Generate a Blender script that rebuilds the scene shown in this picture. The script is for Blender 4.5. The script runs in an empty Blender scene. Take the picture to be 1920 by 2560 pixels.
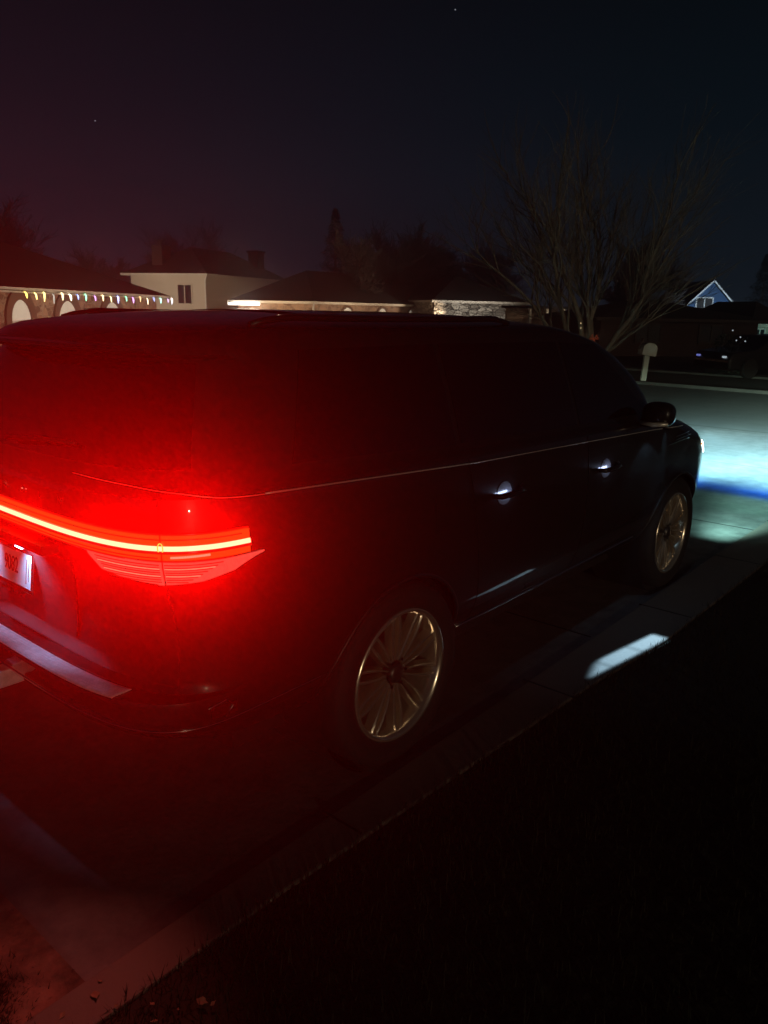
import bpy, bmesh, math, random
from mathutils import Vector, Matrix, noise
random.seed(7)
C = bpy.context.scene
COL = C.collection
PI = math.pi

# ------------------------------------------------------------------ camera
CAM = Vector((-1.22515, -2.91402, 1.94590))
YAW, PITCH, ROLL, FPX = 0.70106, -0.25390, 0.02094, 1950.0
def cam_axes():
    f = Vector((math.cos(YAW)*math.cos(PITCH), math.sin(YAW)*math.cos(PITCH), math.sin(PITCH)))
    r = f.cross(Vector((0, 0, 1))).normalized(); u = r.cross(f)
    return (r*math.cos(ROLL)+u*math.sin(ROLL), -r*math.sin(ROLL)+u*math.cos(ROLL), f)
RX, UX, FX = cam_axes()
cd = bpy.data.cameras.new('camera'); cam = bpy.data.objects.new('camera', cd); COL.objects.link(cam)
cam.matrix_world = Matrix(((RX.x, UX.x, -FX.x, CAM.x), (RX.y, UX.y, -FX.y, CAM.y), (RX.z, UX.z, -FX.z, CAM.z), (0, 0, 0, 1)))
cd.sensor_fit = 'VERTICAL'; cd.sensor_height = 36.0; cd.lens = FPX/2560*36.0
cd.clip_start = 0.05; cd.clip_end = 3000
C.camera = cam
def ray(u, v): return FX + RX*((u-960)/FPX) - UX*((v-1280)/FPX)
def at(u, v, D):
    d = ray(u, v); return CAM + d*(D/math.hypot(d.x, d.y))
def gx(u, D):                                  # ground point under photo column u, D metres away
    p = at(u, 780, D); return Vector((p.x, p.y, 0))

# ------------------------------------------------------------------ world: night sky with town glow
W = bpy.data.worlds.new('World'); C.world = W; W.use_nodes = True
nt = W.node_tree; N = nt.nodes; L = nt.links; N.clear()
out = N.new('ShaderNodeOutputWorld'); bg = N.new('ShaderNodeBackground'); L.new(bg.outputs[0], out.inputs[0])
tc = N.new('ShaderNodeTexCoord'); sp = N.new('ShaderNodeSeparateXYZ'); L.new(tc.outputs['Generated'], sp.inputs[0])
cr = N.new('ShaderNodeValToRGB'); L.new(sp.outputs[2], cr.inputs[0])
e = cr.color_ramp.elements
e[0].position = 0.0; e[0].color = (0.0100, 0.0160, 0.0250, 1)
e[1].position = 0.55; e[1].color = (0.0006, 0.0014, 0.0026, 1)
for ps, cl in ((0.08, (0.0075, 0.0130, 0.0200, 1)), (0.20, (0.0025, 0.0065, 0.0105, 1)), (0.35, (0.0014, 0.0030, 0.0046, 1))):
    k = cr.color_ramp.elements.new(ps); k.color = cl
dot = N.new('ShaderNodeVectorMath'); dot.operation = 'DOT_PRODUCT'; dot.inputs[1].default_value = (0.45, 0.89, 0)
L.new(tc.outputs['Generated'], dot.inputs[0])
mr = N.new('ShaderNodeMapRange'); mr.inputs[1].default_value = 0.75; mr.inputs[2].default_value = 1.0
mr.inputs[3].default_value = 0.0; mr.inputs[4].default_value = 1.0; L.new(dot.outputs['Value'], mr.inputs[0])
mx = N.new('ShaderNodeMix'); mx.data_type = 'RGBA'; mx.blend_type = 'MULTIPLY'; L.new(mr.outputs[0], mx.inputs[0])
L.new(cr.outputs[0], mx.inputs[6]); mx.inputs[7].default_value = (1.30, 1.12, 1.35, 1)
L.new(mx.outputs[2], bg.inputs[0]); bg.inputs[1].default_value = 1.0
# faint moonlight / far street glow from behind the camera
def light(name, kind, loc, color, power, parent=None, **kw):
    d = bpy.data.lights.new(name, kind); d.color = color; d.energy = power
    for k, v in kw.items(): setattr(d, k, v)
    o = bpy.data.objects.new(name, d); COL.objects.link(o); o.location = loc
    if parent: o.parent = parent
    return o
def aim(o, target, up='Y'):
    o.rotation_euler = (Vector(target)-Vector(o.location)).to_track_quat('-Z', up).to_euler()
sun = light('moonlight', 'SUN', (0, 0, 30), (1.0, 0.78, 0.50), 0.32, angle=math.radians(0.6))
sun.rotation_euler = Vector((0.50, 0.86, -0.10)).to_track_quat('-Z', 'Y').to_euler()
C.view_settings.view_transform = 'Standard'; C.view_settings.look = 'None'
C.view_settings.exposure = 0; C.view_settings.gamma = 1
C.cycles.volume_bounces = 0

# ------------------------------------------------------------------ helpers
def tag(o, label=None, cat=None, group=None, kind=None):
    if label: o['label'] = label
    if cat: o['category'] = cat
    if group: o['group'] = group
    if kind: o['kind'] = kind
    return o
def thing(name, label, cat, loc=(0, 0, 0), rz=0, group=None):
    o = bpy.data.objects.new(name, None); COL.objects.link(o)
    o.location = loc; o.rotation_euler = (0, 0, rz); o.empty_display_size = 0.2
    return tag(o, label, cat, group)
def mesh(name, verts, faces, mat, parent=None, smooth=False, label=None):
    me = bpy.data.meshes.new(name); me.from_pydata([tuple(v) for v in verts], [], faces); me.update()
    bm = bmesh.new(); bm.from_mesh(me); bmesh.ops.recalc_face_normals(bm, faces=bm.faces); bm.to_mesh(me); bm.free()
    if smooth:
        for p in me.polygons: p.use_smooth = True
    me.materials.append(mat)
    o = bpy.data.objects.new(name, me); COL.objects.link(o)
    if parent: o.parent = parent
    if label: o['label'] = label
    return o
class MB:
    def __init__(s): s.v = []; s.f = []
    def add(s, vs, fs):
        n = len(s.v); s.v += [Vector(q) for q in vs]; s.f += [tuple(i+n for i in f) for f in fs]; return s
    def box(s, a, b):
        x0, y0, z0 = a; x1, y1, z1 = b
        return s.add([(x0,y0,z0),(x1,y0,z0),(x1,y1,z0),(x0,y1,z0),(x0,y0,z1),(x1,y0,z1),(x1,y1,z1),(x0,y1,z1)],
                     [(0,3,2,1),(4,5,6,7),(0,1,5,4),(1,2,6,5),(2,3,7,6),(3,0,4,7)])
    def tube(s, pts, rad, n=8, cap=True):
        pts = [Vector(p) for p in pts]; rings = []
        if not hasattr(rad, '__len__'): rad = [rad]*len(pts)
        ref = Vector((0.31, 0.17, 0.93))
        for i, p in enumerate(pts):
            t = (pts[min(i+1, len(pts)-1)]-pts[max(i-1, 0)]).normalized()
            a = t.cross(ref)
            if a.length < 0.1: a = t.cross(Vector((1, 0, 0)))
            a.normalize(); b = t.cross(a)
            rings.append([p+(a*math.cos(2*PI*k/n)+b*math.sin(2*PI*k/n))*rad[i] for k in range(n)])
        vs = [q for r in rings for q in r]; fs = []
        for i in range(len(pts)-1):
            for k in range(n): fs.append((i*n+k, i*n+(k+1) % n, (i+1)*n+(k+1) % n, (i+1)*n+k))
        if cap: fs.append(tuple(range(n-1, -1, -1))); fs.append(tuple((len(pts)-1)*n+k for k in range(n)))
        return s.add(vs, fs)
    def lathe(s, prof, n=48, axis='y', c=(0, 0, 0)):         # prof: (radius, along axis)
        vs = []; m = len(prof)
        for k in range(n):
            a = 2*PI*k/n
            for r, t in prof:
                if axis == 'y': vs.append((c[0]+r*math.cos(a), c[1]+t, c[2]+r*math.sin(a)))
                else: vs.append((c[0]+r*math.cos(a), c[1]+r*math.sin(a), c[2]+t))
        fs = [(k*m+i, ((k+1) % n)*m+i, ((k+1) % n)*m+i+1, k*m+i+1) for k in range(n) for i in range(m-1)]
        return s.add(vs, fs)
    def grid(s, fn, nu, nv):
        vs = [fn(i/nu, j/nv) for i in range(nu+1) for j in range(nv+1)]
        fs = [(i*(nv+1)+j, (i+1)*(nv+1)+j, (i+1)*(nv+1)+j+1, i*(nv+1)+j+1) for i in range(nu) for j in range(nv)]
        return s.add(vs, fs)
    def build(s, name, mat, parent=None, smooth=False, label=None): return mesh(name, s.v, s.f, mat, parent, smooth, label)
def bevel(o, w, seg=2):
    m = o.modifiers.new('b', 'BEVEL'); m.width = w; m.segments = seg; m.limit_method = 'ANGLE'; m.angle_limit = math.radians(35); return o

# ------------------------------------------------------------------ materials
def mat(name, base, rough=0.5, metal=0.0, coat=0.0, emit=None, es=0.0, spec=0.5, var=None, bump=None, crough=0.03):
    m = bpy.data.materials.new(name); m.use_nodes = True
    n = m.node_tree.nodes; l = m.node_tree.links; b = n['Principled BSDF']
    b.inputs['Base Color'].default_value = (*base, 1); b.inputs['Roughness'].default_value = rough
    b.inputs['Metallic'].default_value = metal; b.inputs['Coat Weight'].default_value = coat
    b.inputs['Coat Roughness'].default_value = crough; b.inputs['Specular IOR Level'].default_value = spec
    if emit: b.inputs['Emission Color'].default_value = (*emit, 1); b.inputs['Emission Strength'].default_value = es
    t = n.new('ShaderNodeTexCoord')
    if var:                                    # (scale, second colour, sharpness)
        nz = n.new('ShaderNodeTexNoise'); nz.inputs['Scale'].default_value = var[0]; nz.inputs['Detail'].default_value = 6
        nz.inputs['Roughness'].default_value = 0.65
        l.new(t.outputs['Object'], nz.inputs['Vector'])
        r = n.new('ShaderNodeValToRGB'); l.new(nz.outputs[0], r.inputs[0])
        w = var[2] if len(var) > 2 else 0.2
        r.color_ramp.elements[0].position = 0.5-w; r.color_ramp.elements[1].position = 0.5+w
        r.color_ramp.elements[0].color = (*base, 1); r.color_ramp.elements[1].color = (*var[1], 1)
        l.new(r.outputs[0], b.inputs['Base Color'])
    if bump:                                   # (scale, strength, distance)
        nz = n.new('ShaderNodeTexNoise'); nz.inputs['Scale'].default_value = bump[0]; nz.inputs['Detail'].default_value = 8
        l.new(t.outputs['Object'], nz.inputs['Vector'])
        bp = n.new('ShaderNodeBump'); bp.inputs['Strength'].default_value = bump[1]; bp.inputs['Distance'].default_value = bump[2]
        l.new(nz.outputs[0], bp.inputs['Height']); l.new(bp.outputs[0], b.inputs['Normal'])
    return m
def stone_mat(name, c1, c2, mortar, scale=(2.2, 2.2, 5.0), cell=1.0):
    m = bpy.data.materials.new(name); m.use_nodes = True
    n = m.node_tree.nodes; l = m.node_tree.links; b = n['Principled BSDF']; b.inputs['Roughness'].default_value = 0.85
    t = n.new('ShaderNodeTexCoord'); mp = n.new('ShaderNodeMapping'); mp.inputs['Scale'].default_value = scale
    l.new(t.outputs['Object'], mp.inputs[0])
    v = n.new('ShaderNodeTexVoronoi'); v.feature = 'DISTANCE_TO_EDGE'; v.inputs['Scale'].default_value = cell
    v2 = n.new('ShaderNodeTexVoronoi'); v2.inputs['Scale'].default_value = cell
    l.new(mp.outputs[0], v.inputs['Vector']); l.new(mp.outputs[0], v2.inputs['Vector'])
    sx = n.new('ShaderNodeSeparateXYZ'); l.new(v2.outputs['Color'], sx.inputs[0])
    m1 = n.new('ShaderNodeMix'); m1.data_type = 'RGBA'; l.new(sx.outputs[0], m1.inputs[0])
    m1.inputs[6].default_value = (*c1, 1); m1.inputs[7].default_value = (*c2, 1)
    rr = n.new('ShaderNodeMapRange'); rr.inputs[1].default_value = 0.02; rr.inputs[2].default_value = 0.09; l.new(v.outputs['Distance'], rr.inputs[0])
    m2 = n.new('ShaderNodeMix'); m2.data_type = 'RGBA'; l.new(rr.outputs[0], m2.inputs[0])
    m2.inputs[6].default_value = (*mortar, 1); l.new(m1.outputs[2], m2.inputs[7]); l.new(m2.outputs[2], b.inputs['Base Color'])
    bp = n.new('ShaderNodeBump'); bp.inputs['Strength'].default_value = 0.7; bp.inputs['Distance'].default_value = 0.03
    l.new(rr.outputs[0], bp.inputs['Height']); l.new(bp.outputs[0], b.inputs['Normal'])
    return m
M = {}
M['paint'] = mat('car_paint', (0.012, 0.011, 0.011), 0.45, 0.0, 1.0, spec=0.12, bump=(900, 0.02, 0.0005))
M['glass'] = mat('tinted_glass', (0.006, 0.005, 0.006), 0.04, 0.0, 0.0, spec=0.6)
M['trim'] = mat('black_trim', (0.010, 0.010, 0.011), 0.45, bump=(300, 0.15, 0.0005))
M['gap'] = mat('dark_gap', (0.002, 0.002, 0.002), 0.9)
M['chrome'] = mat('chrome', (0.72, 0.70, 0.68), 0.12, 1.0)
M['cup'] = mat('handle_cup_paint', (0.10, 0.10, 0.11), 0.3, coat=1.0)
M['satin'] = mat('satin_chrome', (0.75, 0.70, 0.62), 0.35, 0.5)
M['rim'] = mat('machined_alloy', (0.78, 0.68, 0.55), 0.22, 0.85, bump=(60, 0.05, 0.002))
M['rimdark'] = mat('rim_barrel', (0.10, 0.09, 0.08), 0.4, 0.8)
M['rubber'] = mat('tyre_rubber', (0.008, 0.008, 0.008), 0.8, bump=(120, 0.3, 0.002))
M['bar'] = mat('tail_bar_light', (0.3, 0.0, 0.0), 0.3, emit=(1.0, 0.082, 0.042), es=13.0)
M['lens'] = mat('red_lens', (0.30, 0.012, 0.008), 0.12, coat=1.0, emit=(1.0, 0.10, 0.010), es=0.50)
M['lens2'] = mat('clear_red_lens', (0.55, 0.16, 0.12), 0.18, coat=1.0, emit=(1.0, 0.18, 0.13), es=0.34, var=(30, (.35, .06, .05), .2))
M['ribdark'] = mat('lens_rib_dark', (.22, .01, .01), .2, emit=(1, .03, .01), es=.10)
M['ribpale'] = mat('lens_rib_pale', (.6, .2, .15), .2, emit=(1, .36, .22), es=.75)
M['seamglow'] = mat('seam_glow', (.6, .5, .2), .2, emit=(1, .75, .1), es=.8)
M['lensrim'] = mat('lens_rim', (0.25, 0.01, 0.01), 0.2, coat=1.0, emit=(1, 0.01, 0.004), es=0.35)
M['darkred'] = mat('dark_red_reflector', (.10, .008, .008), .2, coat=1.0)
M['step'] = mat('bumper_step_metal', (0.72, 0.72, 0.74), 0.45, 0.35, var=(40, (0.42, 0.42, 0.44), 0.25), bump=(60, 0.25, 0.002))
M['plate'] = mat('licence_plate', (0.18, 0.44, 0.42), 0.6, var=(9, (0.26, 0.40, 0.40), 0.3))
M['plateink'] = mat('plate_ink', (0.012, 0.008, 0.012), 0.6)
M['platelamp'] = mat('plate_lamp', (0.8, 0.8, 0.8), 0.3, emit=(0.62, 0.72, 1.0), es=2)
M['headlamp'] = mat('headlamp_lens', (0.8, 0.8, 0.8), 0.2, emit=(0.75, 0.95, 1.0), es=7)
M['amber'] = mat('amber_marker', (0.6, 0.2, 0.02), 0.2, emit=(1.0, 0.30, 0.03), es=2.2)
M['handlelamp'] = mat('handle_lamp', (0.6, 0.6, 0.7), 0.3, emit=(0.55, 0.66, 1.0), es=14)
M['concrete'] = mat('driveway_concrete', (0.150, 0.145, 0.135), 0.85, var=(5.5, (0.085, 0.083, 0.078), 0.13), bump=(30, 0.6, 0.004))
M['edging'] = mat('concrete_edging', (0.15, 0.125, 0.105), 0.85, var=(5, (0.15, 0.12, 0.10), 0.25), bump=(30, 0.5, 0.005))
M['oldkerb'] = mat('weathered_kerb', (0.075, 0.070, 0.062), 0.9, var=(3, (0.05, 0.048, 0.042), .2))
M['asphalt'] = mat('asphalt', (0.13, 0.132, 0.125), 0.9, var=(2.0, (0.085, 0.086, 0.083), 0.2), bump=(60, 0.6, 0.004))
M['soil'] = mat('lawn_soil', (0.016, 0.014, 0.010), 0.95, var=(6, (0.028, 0.026, 0.014), 0.2), bump=(12, 0.8, 0.03))
M['dirt'] = mat('dirt_path', (0.26, 0.14, 0.10), 0.95, var=(3.2, (0.05, 0.03, 0.022), 0.12), bump=(18, 0.8, 0.02))
M['grass'] = mat('grass_blade', (0.010, 0.014, 0.006), 0.8, var=(1.5, (0.026, 0.022, 0.010), 0.15), spec=.2)
M['leaf'] = mat('dead_leaf', (0.28, 0.17, 0.10), 0.7, var=(20, (0.16, 0.09, 0.05), 0.2))
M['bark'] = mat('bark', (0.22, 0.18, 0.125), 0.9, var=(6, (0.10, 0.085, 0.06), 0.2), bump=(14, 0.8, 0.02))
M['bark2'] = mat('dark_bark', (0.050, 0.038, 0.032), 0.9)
M['needle'] = mat('conifer_needles', (0.022, 0.030, 0.020), 0.8)
M['shrubleaf'] = mat('shrub_leaves', (0.035, 0.045, 0.03), 0.7)
M['roof'] = mat('shingle_roof', (0.034, 0.022, 0.020), 0.9, var=(9, (0.020, 0.014, 0.013), 0.2), bump=(6, 0.5, 0.03))
M['roof2'] = mat('dark_shingle_roof', (0.020, 0.018, 0.018), 0.95, bump=(6, 0.5, 0.03))
M['fascia'] = mat('white_fascia', (0.70, 0.64, 0.55), 0.6)
M['siding'] = mat('cream_siding', (0.66, 0.58, 0.48), 0.7, bump=(3, 0.1, 0.01))
M['white'] = mat('white_trim', (0.78, 0.75, 0.70), 0.6)
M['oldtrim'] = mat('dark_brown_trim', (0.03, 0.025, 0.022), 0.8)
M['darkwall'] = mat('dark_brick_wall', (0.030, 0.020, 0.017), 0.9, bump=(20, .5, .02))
M['brick'] = stone_mat('warm_stone', (0.46, 0.29, 0.20), (0.16, 0.085, 0.06), (0.40, 0.31, 0.24), (2.6, 2.6, 4.2), 1.3)
M['brickdark'] = mat('chimney_brick', (0.035, 0.020, 0.017), 0.9)
M['stone'] = stone_mat('pale_rubble_stone', (0.52, 0.48, 0.42), (0.16, 0.14, 0.12), (0.05, 0.045, 0.04), (1.6, 1.6, 4.2), 1.1)
M['archtrim'] = mat('brick_arch', (0.16, 0.09, 0.065), 0.85, bump=(30, 0.5, 0.01))
M['litglass'] = mat('lit_window', (0.6, 0.6, 0.55), 0.3, emit=(1.0, 0.86, 0.66), es=0.34, var=(2.2, (0.5, 0.48, 0.42), 0.2))
M['darkglass'] = mat('window_glass', (0.03, 0.035, 0.04), 0.08)
M['bluewall'] = mat('blue_siding', (0.045, 0.10, 0.20), 0.8, bump=(3, 0.1, 0.01))
M['mailbox'] = mat('mailbox_paint', (0.46, 0.45, 0.38), 0.6)
M['redfab'] = mat('red_bow', (0.7, 0.12, 0.05), 0.6)
def emis(name, col, s): return mat(name, (0.5, 0.5, 0.5), 0.4, emit=col, es=s)
M['flood'] = emis('flood_lamp', (1.0, 0.93, 0.80), 9)
M['dimwarm'] = emis('dim_warm_lamp', (1.0, .7, .35), 1.2)
M['warm'] = emis('warm_lamp', (1.0, 0.78, 0.5), 12)
M['cool'] = emis('cool_lamp', (0.75, 0.9, 1.0), .5)
M['cord'] = mat('light_cord', (0.02, 0.05, 0.02), 0.6)

# ------------------------------------------------------------------ the ground
def strip(name, pts, z, m):
    return tag(mesh(name, [(x, y, z) for x, y in pts], [tuple(range(len(pts)))], m), kind='structure')
strip('ground', [(-400, -400), (600, -400), (600, 600), (-400, 600)], -0.005, M['soil'])
strip('driveway', [(-0.34, -1.10), (13.0, -1.02), (13.0, 5.5), (-0.34, 5.5)], 0.0, M['concrete'])
strip('road', [(13.42, -120), (20.9, -120), (20.9, 160), (13.42, 160)], 0.004, M['asphalt'])
def slab(name, pts, z0, z1, m, kind='structure'):
    n = len(pts); vs = [(x, y, z1) for x, y in pts]+[(x, y, z0) for x, y in pts]
    o = mesh(name, vs, [tuple(range(n))]+[(i, (i+1) % n, n+(i+1) % n, n+i) for i in range(n)], m)
    bevel(o, 0.008); return tag(o, kind=kind)
slab('driveway_edging', [(-1.6, -1.06), (5.5, -1.0), (13.0, -1.03), (13.0, -1.30), (5.5, -1.38), (3.3, -1.375), (2.4, -1.30), (0.3, -1.21), (-1.6, -1.20)], -0.03, 0.010, M['edging'])
slab('gutter', [(13.035, -60), (13.40, -60), (13.40, 60), (13.035, 60)], -0.03, -0.003, M['concrete'])
slab('kerb', [(20.9, -60), (21.1, -60), (21.1, 60), (20.9, 60)], -0.03, 0.09, M['oldkerb'])
slab('pavement', [(26.4, -60), (27.6, -60), (27.6, 60), (26.4, 60)], -0.03, 0.06, M['oldkerb'])
for k in range(9):
    xj = -0.85+k*1.55
    tag(MB().box((xj-.006, -1.36 if 2.2 < xj < 8 else -1.21, 0.0070), (xj+.006, -1.0, 0.0115)).build('joint', M['gap']), kind='structure')
for k in range(1, 4):
    xj = -0.34+k*3.4
    tag(MB().box((xj-.006, -1.0, 0.0), (xj+.006, 5.5, 0.0025)).build('joint', M['gap']), kind='structure')
# dirt path behind the driveway slab, uneven
g = MB()
def dirt(u, v):
    x = -2.2+u*1.86; y = -1.10+v*3.0
    h = 0.020*noise.noise(Vector((x*5, y*5, 0)))+0.010*noise.noise(Vector((x*17, y*17, 3)))
    return (x, y, 0.004+h*min(1, (1-u)*8))
g.grid(dirt, 60, 90); tag(g.build('dirt_path', M['dirt'], smooth=True), kind='structure')
def blade(b, x, y, z, h, w, a, lean):
    dx, dy = math.cos(a)*w, math.sin(a)*w; lx, ly = math.cos(a+1.3)*lean, math.sin(a+1.3)*lean
    b.add([(x-dx, y-dy, z), (x+dx, y+dy, z), (x+lx*.5+dx*.6, y+ly*.5+dy*.6, z+h*.6), (x+lx*.5-dx*.6, y+ly*.5-dy*.6, z+h*.6), (x+lx, y+ly, z+h)],
          [(0, 1, 2, 3), (3, 2, 4)])
g = MB()
for i in range(30000):
    r = random.random()
    x = -1.6+random.random()**1.5*9.0; y = -1.205-(0 if x < .3 else min(.09, (x-.3)*.043) if x < 2.4 else .09+min(.085, (x-2.4)*.083) if x < 5.5 else .175)-random.random()**1.4*2.6+random.gauss(0, .012)
    if (Vector((x, y))-Vector((CAM.x, CAM.y))).length < 0.5: continue
    blade(g, x, y, -0.005, random.uniform(.02, .06), .0022, random.random()*6.3, random.uniform(.01, .04))
for i in range(3500):                           # weedy clumps on the dirt
    cx, cy = random.choice(((-0.75, -0.78), (-0.62, -0.55), (-0.62, -1.02), (-0.9, -0.98), (-0.55, -0.9)))
    x = random.gauss(cx, .05); y = random.gauss(cy, .06)
    blade(g, x, y, -0.005, random.uniform(.01, .03), .002, random.random()*6.3, random.uniform(.01, .04))
tag(g.build('grass', M['grass']), 'short dark grass beside the driveway and in tufts on the dirt', 'grass', kind='stuff')

# ------------------------------------------------------------------ the car body: horizontal rings
ZT = [  # z     x_rear  x_front  half_w  Lr   nr   Lf   nf
 (0.34, 0.55, 4.715, 0.70, .45, 3.5, .70, 2.4),
 (0.40, 0.34, 4.965, 0.84, .45, 3.5, .70, 2.4),
 (0.46, 0.10, 5.105, 0.900, .48, 3.6, .70, 2.4),
 (0.54, -0.02, 5.205, 0.950, .50, 4.0, .70, 2.4),
 (0.62, -0.060, 5.255, 0.980, .50, 4.0, .70, 2.4),
 (0.675, -0.068, 5.275, 0.990, .50, 4.0, .70, 2.4),
 (0.692, -0.058, 5.280, 0.992, .50, 4.0, .70, 2.4),
 (0.698, 0.020, 5.280, 0.993, .50, 4.0, .70, 2.4),
 (0.72, 0.042, 5.285, 0.995, .50, 4.0, .70, 2.4),
 (0.85, 0.045, 5.285, 1.004, .50, 4.0, .70, 2.4),
 (0.98, 0.030, 5.265, 1.008, .50, 4.0, .70, 2.4),
 (1.08, 0.008, 5.215, 1.006, .50, 4.0, .70, 2.4),
 (1.15, 0.000, 5.135, 1.002, .50, 4.0, .70, 2.4),
 (1.22, 0.000, 4.993, 0.996, .50, 4.0, .70, 2.4),
 (1.28, 0.002, 4.838, 0.990, .50, 4.0, .70, 2.4),
 (1.33, 0.006, 4.604, 0.984, .50, 4.0, .65, 2.4),
 (1.360, 0.010, 4.416, 0.978, .50, 4.0, .65, 2.4),
 (1.374, 0.024, 4.30, 0.962, .50, 4.0, .6, 2.6),
 (1.385, 0.050, 4.180, 0.944, .50, 3.9, .42, 2.6),
 (1.42, 0.080, 4.140, 0.930, .50, 3.8, .42, 2.6),
 (1.50, 0.120, 4.080, 0.902, .50, 3.6, .42, 2.6),
 (1.60, 0.172, 3.960, 0.862, .50, 3.4, .42, 2.6),
 (1.70, 0.222, 3.770, 0.818, .50, 3.2, .42, 2.6),
 (1.77, 0.262, 3.580, 0.785, .50, 3.2, .42, 2.6),
 (1.785, 0.225, 3.530, 0.777, .50, 3.2, .42, 2.6),
 (1.815, 0.225, 3.410, 0.762, .50, 3.2, .42, 2.6),
 (1.845, 0.262, 3.260, 0.744, .50, 3.2, .42, 2.6),
 (1.868, 0.33, 3.130, 0.718, .50, 3.2, .42, 2.6),
 (1.884, 0.42, 2.990, 0.670, .50, 3.0, .42, 2.6),
 (1.900, 0.54, 2.820, 0.585, .50, 3.0, .42, 2.6),
 (1.914, 0.70, 2.620, 0.460, .50, 2.8, .42, 2.6),
 (1.924, 0.88, 2.370, 0.300, .45, 2.6, .45, 2.6),
 (1.929, 1.05, 2.100, 0.130, .40, 2.4, .40, 2.4)]
def prm(z):
    if z <= ZT[0][0]: return ZT[0][1:]
    for a, b in zip(ZT, ZT[1:]):
        if z <= b[0]:
            t = (z-a[0])/(b[0]-a[0]); return tuple(p+(q-p)*t for p, q in zip(a[1:], b[1:]))
    return ZT[-1][1:]
def drop(x, z):                                # belt line falls gently towards the nose
    k = max(0.0, 1-abs(z-1.36)/0.42) if z > 1.36 else max(0.0, 1-(1.36-z)/0.45)
    return -0.095*k*max(0.0, min(1.0, (x-0.2)/3.6))
def P(tau, z, off=0.0):
    """point on the car skin: tau 0 = rear centre, 1 = end of the rear corner, 2 = start of the front corner, 3 = nose; negative = left side"""
    s = -1.0 if tau >= 0 else 1.0; t = abs(tau)
    def raw(t, z):
        xr, xf, hw, Lr, nr, Lf, nf = prm(z)
        if t <= 1:
            ph = t*PI/2
            y = hw*math.sin(ph)**(2/nr); x = xr+Lr*(1-math.cos(ph)**(2/nr))
        elif t <= 2: x = xr+Lr+(xf-Lf-xr-Lr)*(t-1); y = hw
        else:
            ph = (3-t)*PI/2; y = hw*math.sin(ph)**(2/nf); x = xf-Lf*(1-math.cos(ph)**(2/nf))
        return Vector((x, s*y, z+drop(x, z)))
    p = raw(t, z)
    if off:
        e = 1e-3
        a = raw(min(3, t+e), z)-raw(max(0, t-e), z); b = raw(t, z+e)-raw(t, z-e)
        n = a.cross(b)
        if n.length > 1e-12:
            n.normalize()
            c = p-Vector((2.4, 0, z))
            if n.dot(c) < 0: n = -n
            p = p+n*off
    return p
def tau_y(y, z):                               # rear face: lateral position -> tau
    xr, xf, hw, Lr, nr, Lf, nf = prm(z); a = min(1.0, abs(y)/hw)
    t = math.asin(a**(nr/2))*2/PI; return t if y <= 0 else -t
def tau_x(x, z):                               # side: distance from the tail -> tau (right side)
    xr, xf, hw, Lr, nr, Lf, nf = prm(z)
    if x <= xr+Lr:
        a = max(0.0, min(1.0, (xr+Lr-x)/Lr)); return math.acos(a**(nr/2))*2/PI
    if x <= xf-Lf: return 1+(x-xr-Lr)/(xf-Lf-xr-Lr)
    a = max(0.0, min(1.0, (x-(xf-Lf))/Lf)); return 3-math.acos(a**(nf/2))*2/PI
def zinv(x, zw):                               # undo drop()
    z = zw
    for _ in range(12): z = zw-drop(x, z)
    return z
def interp(pl, t):
    t = max(0, min(1, t))*(len(pl)-1); i = min(int(t), len(pl)-2); f = t-i
    return pl[i][0]*(1-f)+pl[i+1][0]*f, pl[i][1]*(1-f)+pl[i+1][1]*f
def panel(name, lo, hi, m, parent, off=0.004, nu=40, nv=8, depth=0.012, mode='x', side=1, tr=None, label=None):
    """shell over the car skin between two polylines given as (x,z) on the side or (y,z) at the rear or (tau,z)"""
    def q(u, v, o):
        a = interp(lo, u); b = interp(hi, u); h = a[0]*(1-v)+b[0]*v; z = a[1]*(1-v)+b[1]*v
        if mode == 'x': z = zinv(h, z); t = tau_x(h, z)*side
        elif mode == 'y': t = tau_y(h, z)
        else: t = h
        return P(t, z, o)
    nvs = nv+2; nus = nu+2
    def fn(u, v):
        i = round(u*nus); j = round(v*nvs); edge = i in (0, nus) or j in (0, nvs)
        uu = min(1, max(0, (i-1)/nu)); vv = min(1, max(0, (j-1)/nv))
        return q(uu, vv, off-depth if edge else off)
    b = MB(); b.grid(fn, nus, nvs)
    o = b.build(name, m, parent, smooth=True, label=label)
    o.data.set_sharp_from_angle(angle=math.radians(25))
    return o

car = thing('parked_car', 'large black sport utility vehicle with its red tail light bar glowing on the driveway', 'car')
b = MB(); NT = 132; rows = []
taus = [i/44*1.0 for i in range(44)]+[1+i/44 for i in range(44)]+[2+i/44 for i in range(45)]
zs = []
for a_, b_ in zip(ZT, ZT[1:]):
    n_ = max(1, int((b_[0]-a_[0])/0.02))
    zs += [a_[0]+(b_[0]-a_[0])*k/n_ for k in range(n_)]
zs.append(ZT[-1][0])
full = taus+[-t for t in reversed(taus[1:-1])]
for z in zs: b.v += [P(t, z) for t in full]
n_ = len(full)
for j in range(len(zs)-1):
    for i in range(n_): b.f.append((j*n_+i, j*n_+(i+1) % n_, (j+1)*n_+(i+1) % n_, (j+1)*n_+i))
b.f.append(tuple(range(n_))); b.f.append(tuple((len(zs)-1)*n_+i for i in range(n_)))
body = b.build('body', M['paint'], car, smooth=True)
cut = MB()
for ax in (1.2, 4.31):
    for sy in (-1, 1):
        k = MB().lathe([(0, sy*0.55), (0.452, sy*0.55), (0.452, sy*1.3), (0, sy*1.3)], 72, 'y', (ax, 0, 0.41))
        n0 = len(cut.v); cut.v += k.v; cut.f += [tuple(i+n0 for i in f) for f in k.f]
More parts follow.
